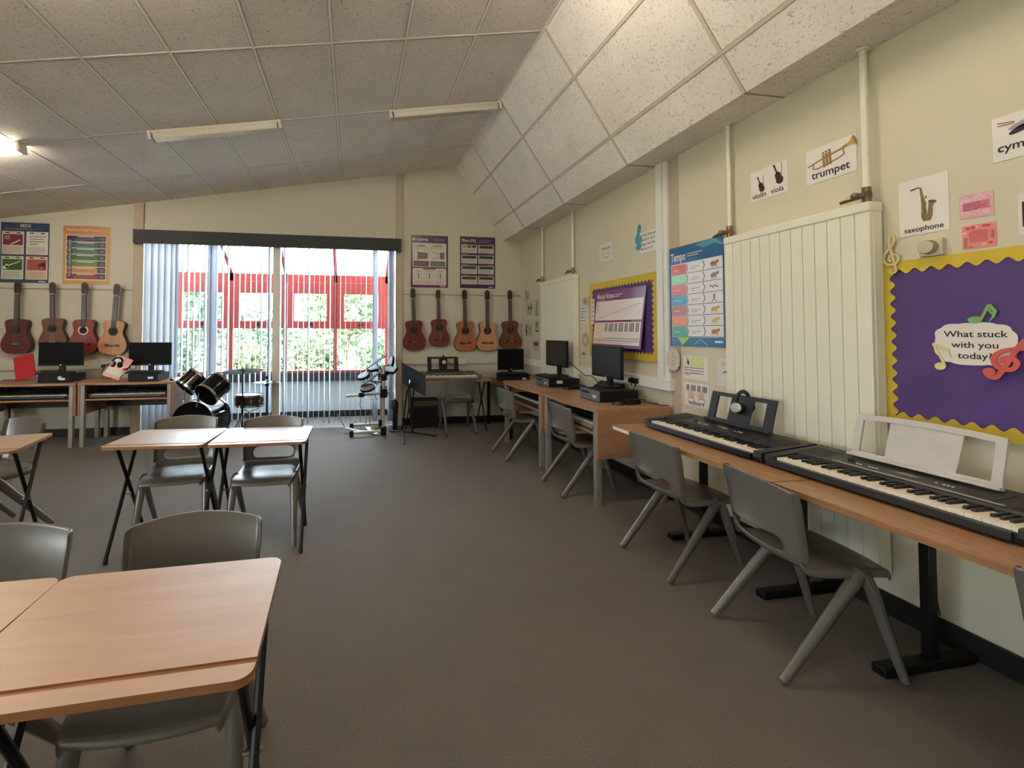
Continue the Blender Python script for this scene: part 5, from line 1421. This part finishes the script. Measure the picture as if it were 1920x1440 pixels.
# ------------------------------------------------------------------ acoustic drum kit
shell_m = M('drum_black_gloss', (8, 8, 10), .2, spec=.5)
chrome = M('chrome', (206, 208, 212), .12, 1.0)
skin_b = M('drum_head_black', (8, 8, 11), .75, spec=.1)
skin_w = M('drum_head_white', (206, 214, 222), .35)
cym_m = M('cymbal_bronze', (104, 98, 76), .34, .9)
GD = 'pieces of the drum kit'
def axis_T(c, a):
    a = Vector(a).normalized()
    return Matrix.Translation(c) @ a.to_track_quat('Z', 'Y').to_matrix().to_4x4()
def drum(name, label, c, a, r, L, top, bot, lugs=8, feet=None, group=GD):
    """c = centre of the bottom head, a = axis towards the top head"""
    t = thing(name, label, 'drum', c, group=group)
    T = axis_T((0, 0, 0), a)
    s = MB(); s.lathe([(r, .012), (r, L - .012)], 40, 0, T); s.build('shell', shell_m, t)
    for z, m in ((0, bot), (L, top)):
        s = MB(); s.lathe([(r * 1.0, z - .002), (r * 1.0, z + .002)], 40, 0, T); s.build('drum_head', m, t)
        s = MB(); s.lathe([(r + .002, z - .014), (r + .010, z - .014), (r + .010, z + .014), (r + .002, z + .014), (r + .002, z - .014)], 40, 0, T); s.build('hoop', chrome, t)
    for i in range(lugs):
        q = 2 * PI * (i + .5) / lugs
        s = MB(); p = lambda z, e=.008: T @ Vector(((r + e) * math.cos(q), (r + e) * math.sin(q), z))
        s.tube([p(0), p(L)], .0028, 6); s.tube([p(L * .36, .006), p(L * .64, .006)], .011, 8); s.build('lug', chrome, t)
    return t, T
bt, BT = drum('bass_drum', 'black bass drum on the floor in front of the window blinds', (-1.93, 5.99, .285), (.20, .96, 0), .265, .42, skin_b, skin_b, 8)
for sx in (-1, 1):
    s = MB(); s.tube([(sx * .26, .10, -.05), (sx * .36, -.02, -.278)], .009, 8); s.build('spur', chrome, bt)
s = MB(); s.tube([(0.02, .17, .26), (.02, .17, .40)], .013, 10); s.box(-.06, .10, .15, .19, .255, .275); s.build('tom_mount', chrome, bt)
s = MB(); s.text('drums', 0, .10, .06, .0, 0, 'CENTER', .02); 
t1, _ = drum('rack_tom', 'black rack tom tilted to the right, on the left of the pair', (-2.02, 5.97, .726), (.52, .42, .62), .122, .20, skin_b, skin_b, 6)
t2, _ = drum('rack_tom', 'black rack tom tilted to the right, in front of the crash cymbal', (-1.735, 5.83, .652), (.42, .66, .50), .147, .23, skin_b, skin_b, 6)
s = MB(); s.tube([(-.06, .10, -.21), (-.02, .10, .02)], .011, 8); s.build('mount_post', chrome, t1)
s = MB(); s.tube([(-.14, .10, -.16), (-.10, .06, .02)], .011, 8); s.build('mount_post', chrome, t2)
st, _ = drum('snare_drum', 'brown-black snare drum on its stand right of the toms', (-1.40, 6.55, .41), (.02, .0, 1), .178, .135, skin_w, skin_w, 10)
shell2 = M('snare_tortoise', (58, 46, 40), .2)
for ch in st.children:
    if ch.name.startswith('shell'): ch.data = ch.data.copy(); ch.data.materials[0] = shell2
def tripod(t, h, r=.2, z=.22, m=chrome, rot=0.0):
    for i in range(3):
        a = 2 * PI * i / 3 + rot
        s = MB(); s.tube([(.012 * math.cos(a), .012 * math.sin(a), z), (r * .9 * math.cos(a), r * .9 * math.sin(a), .02), (r * math.cos(a), r * math.sin(a), .006)], .008, 8); s.build('leg', m, t)
t = thing('snare_stand', 'chrome stand under the snare drum', 'drum stand', (-1.40, 6.55, 0), group=GD)
s = MB(); s.tube([(0, 0, .12), (0, 0, .32)], .011, 10); s.build('pole', chrome, t)
for i in range(3):
    a = 2 * PI * i / 3 + .5
    s = MB(); s.tube([(0, 0, .31), (.10 * math.cos(a), .10 * math.sin(a), .34), (.20 * math.cos(a), .20 * math.sin(a), .385), (.203 * math.cos(a), .203 * math.sin(a), .418)], .006, 8); s.build('basket_arm', chrome, t)
tripod(t, .3, .24, .2)
def cymbal(t, z, r, tilt=(0, 0), bell=.03):
    s = MB(); s.lathe([(.008, .028), (r * .16, .024), (r * .2, .016), (r * .6, .008), (r, 0), (r, -.0018), (r * .6, .006), (r * .2, .014), (r * .16, .021), (.008, .025)], 44, 0, Matrix.Translation((0, 0, z)) @ Euler((tilt[0], tilt[1], 0)).to_matrix().to_4x4())
    return s.build('cymbal', cym_m, t, ang=25)
t = thing('crash_cymbal', 'bronze crash cymbal on a tall dark stand, highest piece of the kit', 'cymbal', (-1.44, 6.35, 0), group=GD)
cymbal(t, .885, .262, (-.20, -.09))
s = MB(); s.tube([(0, 0, .15), (0, 0, .50)], .014, 10); s.tube([(0, 0, .5), (0, 0, .925)], .009, 10); s.build('pole', M('stand_dark_chrome', (70, 72, 76), .25, .8), t)
s = MB(); s.bar((-.02, 0, .945), (.02, 0, .955), .012, .006); s.tube([(0, 0, .905), (0, 0, .95)], .006, 8); s.build('wing_nut', chrome, t)
tripod(t, .4, .24, .3, rot=.4)
t = thing('hi_hat', 'hi-hat cymbals on a dark tripod stand right of the snare', 'cymbal', (-1.185, 6.66, 0), group=GD)
cymbal(t, .705, .178); 
s = MB(); s.lathe([(.008, -.026), (.03, -.02), (.178, -.002), (.178, 0), (.03, -.016), (.008, -.022)], 40, 0, Matrix.Translation((0, 0, .70))); s.build('lower_cymbal', cym_m, t, ang=25)
s = MB(); s.tube([(0, 0, .03), (0, 0, .66)], .013, 10); s.tube([(0, 0, .66), (0, 0, .88)], .004, 8); s.build('pole', M('stand_dark_chrome', (70, 72, 76), .25, .8), t)
s = MB(); s.lathe([(.018, 0), (.018, .035), (.008, .05)], 12, 0, Matrix.Translation((0, 0, .745))); s.tube([(0, 0, .65), (0, 0, .675)], .026, 12); s.build('clutch', steel_b, t)
tripod(t, .3, .22, .28, m=M('stand_dark_chrome'), rot=.2)
# ------------------------------------------------------------------ electronic drum rack
tube_m = M('rack_cream_tube', (188, 178, 158), .35, .3)
joint_m = M('rack_black_joint', (18, 18, 20), .6, spec=.25)
pad_g = M('pad_grey_rubber', (158, 170, 186), .45)
t = thing('drum_rack', 'cream tubular electronic drum rack with black joints, right of the window', 'drum rack', (.42, 6.22, 0))
def rt(name, p, q, r=.019, m=tube_m):
    s = MB(); s.tube([p, q], r, 12); return s.build(name, m, t)
def joint(p, sx=.05, sy=.05, sz=.06):
    s = MB(); s.box(p[0] - sx, p[0] + sx, p[1] - sy, p[1] + sy, p[2] - sz, p[2] + sz); s.build('joint', joint_m, t, bevel=.012)
for y, k in ((0.0, 1), (.50, 2)):
    rt('post', (0, y, .05), (.0, y, .955 if k == 1 else .88)); rt('foot_tube', (-.42, y - .03, .055), (-.02, y, .055), .02)
    joint((0, y, .065), .04, .04, .055); joint((-.43, y - .03, .042), .028, .03, .041)
    if k == 1: joint((0, y, .575)); joint((0, y, .79), .032, .032, .045)
rt('arm', (-.50, -.02, .545), (-.02, 0, .575)); joint((-.30, -.01, .557), .04, .026, .03)
rt('cross_tube', (0, .02, .79), (0, .48, .79)); rt('cross_tube', (.06, 0, .575), (.06, .48, .575)); joint((.03, .48, .575), .05, .035, .04); joint((0, .5, .79), .035, .035, .04)
rt('arm', (-.14, .30, .70), (.0, .30, .70), .016)
s = MB(); s.box(.0, .08, .15, .33, .80, .86); s.build('clamp', joint_m, t, bevel=.008)
def pad(label, c, a, r, hold, m=pad_g, name='drum_pad'):
    q = thing(name, label, 'drum pad', c, group='electronic drum pads')
    T = axis_T((0, 0, 0), a)
    s = MB(); s.lathe([(r * .55, -.04), (r, -.022), (r * 1.02, .0), (r * .98, .008)], 32, 0, T); s.build('pad_body', joint_m, q)
    s = MB(); s.lathe([(r * .93, .004), (r * .93, .011), (.0001, .013)], 32, 0, T); s.build('playing_surface', m, q)
    s = MB(); s.tube([T @ Vector((0, 0, -.03)), Vector(hold)], .009, 8); s.build('holder', joint_m, q)
    return q
pad('grey drum pad lowest on the rack, above the cream arm', (.20, 6.20, .655), (-.2, -.35, .92), .10, (-.08, .01, -.08))
pad('grey drum pad in the middle of the rack, leaning to the left', (.15, 6.40, .80), (-.35, -.35, .88), .085, (.13, .12, -.10))
pad('pale drum pad high on the rack beneath the black cymbal pad', (.30, 6.54, .905), (-.15, -.4, .9), .10, (.12, 0, -.115))
pad('pale upright drum pad against the right window edge', (.56, 6.70, .96), (-.95, -.15, .25), .10, (-.13, .02, -.085))
t = thing('cymbal_pad', 'large black cymbal pad slanting steeply at the top of the rack', 'drum pad', (.32, 6.33, .99), group='electronic drum pads')
s = MB(); s.lathe([(.01, .022), (.05, .018), (.19, .004), (.19, -.006), (.05, .006), (.01, .01)], 36, 0, axis_T((0, 0, 0), (-.55, .04, .83))); s.build('pad_disc', joint_m, t)
s = MB(); s.tube([(0, 0, 0), (.08, .0, -.16)], .009, 8); s.build('holder', chrome, t)
t = thing('cymbal_pad', 'black slanting cymbal pad lower on the rack, left of the post', 'drum pad', (.24, 6.26, .765), group='electronic drum pads')
s = MB(); s.lathe([(.01, .022), (.05, .018), (.16, .004), (.16, -.006), (.05, .006), (.01, .01)], 36, 0, axis_T((0, 0, 0), (-.56, .02, .80))); s.build('pad_disc', joint_m, t)
s = MB(); s.tube([(0, 0, 0), (.10, .02, -.08)], .009, 8); s.build('holder', chrome, t)
s = MB(); s.box(-.10, .10, -.07, .07, 0, .045); o = s.build('drum_module', M('module_dark', (44, 46, 52), .35), bevel=.006, loc=(.53, 6.46, .845), rot=(.5, 0, -.6)); tag(o, 'dark electronic drum module at the top right of the rack', 'drum module')
t = thing('foot_pedal', 'chrome foot pedal between the two feet of the drum rack', 'pedal', (.26, 6.36, 0), .4)
s = MB(); s.prism([(-.14, .012), (.12, .055), (.12, .068), (-.14, .024)], -.035, .035, 0, XT(0)); s.build('footboard', chrome, t, bevel=.003)
s = MB(); s.box(-.05, .05, .08, .16, 0, .012); s.build('base', steel_b, t, bevel=.003); s = MB(); s.tube([(.03, .12, .01), (.03, .12, .22)], .007, 8); s.tube([(-.03, .12, .01), (-.03, .12, .20)], .007, 8); s.build('upright', chrome, t)
t = thing('foot_pedal', 'pale foot pedal at the far left between the feet of the drum rack', 'pedal', (.0, 6.44, 0), 1.35)
s = MB(); s.prism([(-.14, .012), (.12, .065), (.12, .078), (-.14, .024)], -.04, .04, 0, XT(0)); s.build('footboard', pad_g, t, bevel=.003)
s = MB(); s.tube([(0, .10, .06), (.0, .22, .27)], .009, 8); s.build('arm', chrome, t)
# kick pad on its stand
t = thing('kick_pad', 'black upright kick-drum pad on the floor left of the music stand', 'drum pad', (.60, 6.50, 0))
s = MB(); s.prism([(-.03, .02), (.03, .0), (.05, .40), (.01, .46), (-.02, .42)], -.05, .05, 0, Matrix(((1, 0, 0, 0), (0, 0, 1, 0), (0, 1, 0, 0), (0, 0, 0, 1)))); s.build('tower', joint_m, t, bevel=.008)
s = MB(); s.lathe([(.07, 0), (.07, .05), (.0001, .055)], 24, 0, axis_T((-.01, 0, .37), (-1, -.15, .1))); s.build('striking_pad', M('pad_dark_grey', (60, 66, 76), .5), t)
s = MB(); s.prism(rr(-.08, .11, -.10, .10, .03), .0, .02); s.build('base_plate', steel_b, t, bevel=.004)
for i, (lab, P) in enumerate([('thin black cable looping off the drum rack towards the wall', [(.44, 6.25, .62), (.50, 6.3, .52), (.56, 6.5, .55), (.66, 6.74, .66)]), ('thin black cable hanging from the arm of the drum rack', [(.12, 6.18, .53), (.10, 6.2, .42), (.18, 6.25, .32), (.26, 6.3, .30)]), ('thin black cable drooping between the posts of the drum rack', [(.36, 6.22, .74), (.30, 6.30, .60), (.34, 6.42, .46), (.40, 6.60, .50)])]):
    cable(lab, P, .0035)
# ------------------------------------------------------------------ music stand
t = thing('music_stand', 'black orchestra music stand with a flat desk, in front of the far-right table', 'music stand', (.66, 6.08, 0))
A, Bv, Hh = Vector((-.005, .02, 1.0)), Vector((.275, -.26, .845)), Vector((0, 0, -.275))
nrm_ = (Bv - A).cross(Hh).normalized() * .008
V = [A, Bv, Bv + Hh, A + Hh]
s = MB(); s.add(V + [v_ + nrm_ for v_ in V], [(0, 1, 2, 3), (7, 6, 5, 4), (0, 4, 5, 1), (1, 5, 6, 2), (2, 6, 7, 3), (3, 7, 4, 0)]); s.build('desk', M('music_stand_black', (34, 40, 54), .4), t, bevel=.002)
mid = (A + Bv) / 2 + Hh * .75
s = MB(); s.tube([(.0, .02, .03), (.065, -.03, .62), tuple(mid + Vector((-.03, -.03, .02)))], .010, 10); s.build('pole', steel_b, t)
s = MB(); s.tube([tuple(mid + Vector((-.05, -.04, .0))), tuple(mid + Vector((.05, -.06, -.02)))], .014, 8); s.build('clamp', steel_b, t)
s = MB(); s.tube([tuple(mid + Vector((-.055, -.055, .02))), tuple(mid + Vector((-.05, -.05, .07)))], .010, 8); s.build('thumb_screw', chrome, t)
for e in ((-.02, -.42, .012), (.46, -.06, .012), (-.12, .30, .012)):
    s = MB(); s.tube([(0, .02, .07), (e[0] * .3, e[1] * .3, .055), e], .011, 8); s.build('leg', steel_b, t)
t = thing('guitar_stand', 'thin black tripod stand just behind the music stand', 'stand', (.80, 6.42, 0))
s = MB(); s.tube([(0, 0, .3), (-.02, .0, .66)], .009, 8); s.build('pole', steel_b, t)
for e in ((.02, -.14), (-.05, .06), (.07, .12)):
    s = MB(); s.tube([(0, 0, .36), (e[0], e[1], .006)], .009, 8); s.build('leg', steel_b, t)
# ------------------------------------------------------------------ amplifier under the table
t = thing('amplifier', 'black guitar amplifier under the far-right table', 'amplifier', (1.06, 6.69, 0))
MB().box(-.19, .19, -.12, .13, .02, .42).build('cabinet', M('amp_black_vinyl', (24, 24, 25), .7, bump=.3, bs=400), t, bevel=.008)
MB().box(-.175, .175, -.124, -.119, .035, .315).build('speaker_cloth', M('amp_cloth', (18, 18, 18), .9, bump=.5, bs=900), t)
p_ = MB().box(-.175, .175, -.124, -.119, .335, .395).build('control_panel', M('amp_panel_metal', (110, 104, 92), .35, .6), t)
for i in range(7):
    s = MB(); s.lathe([(.010, 0), (.008, .014), (.0001, .015)], 12, 0, axis_T((-.14 + i * .042, -.124, .365), (0, -1, 0))); s.build('knob', steel_b, p_)
for x in (-.16, .16):
    for y in (-.09, .1):
        s = MB(); s.lathe([(.018, 0), (.018, .02)], 10, 0, Matrix.Translation((x, y, 0))); s.build('foot', joint_m, t)
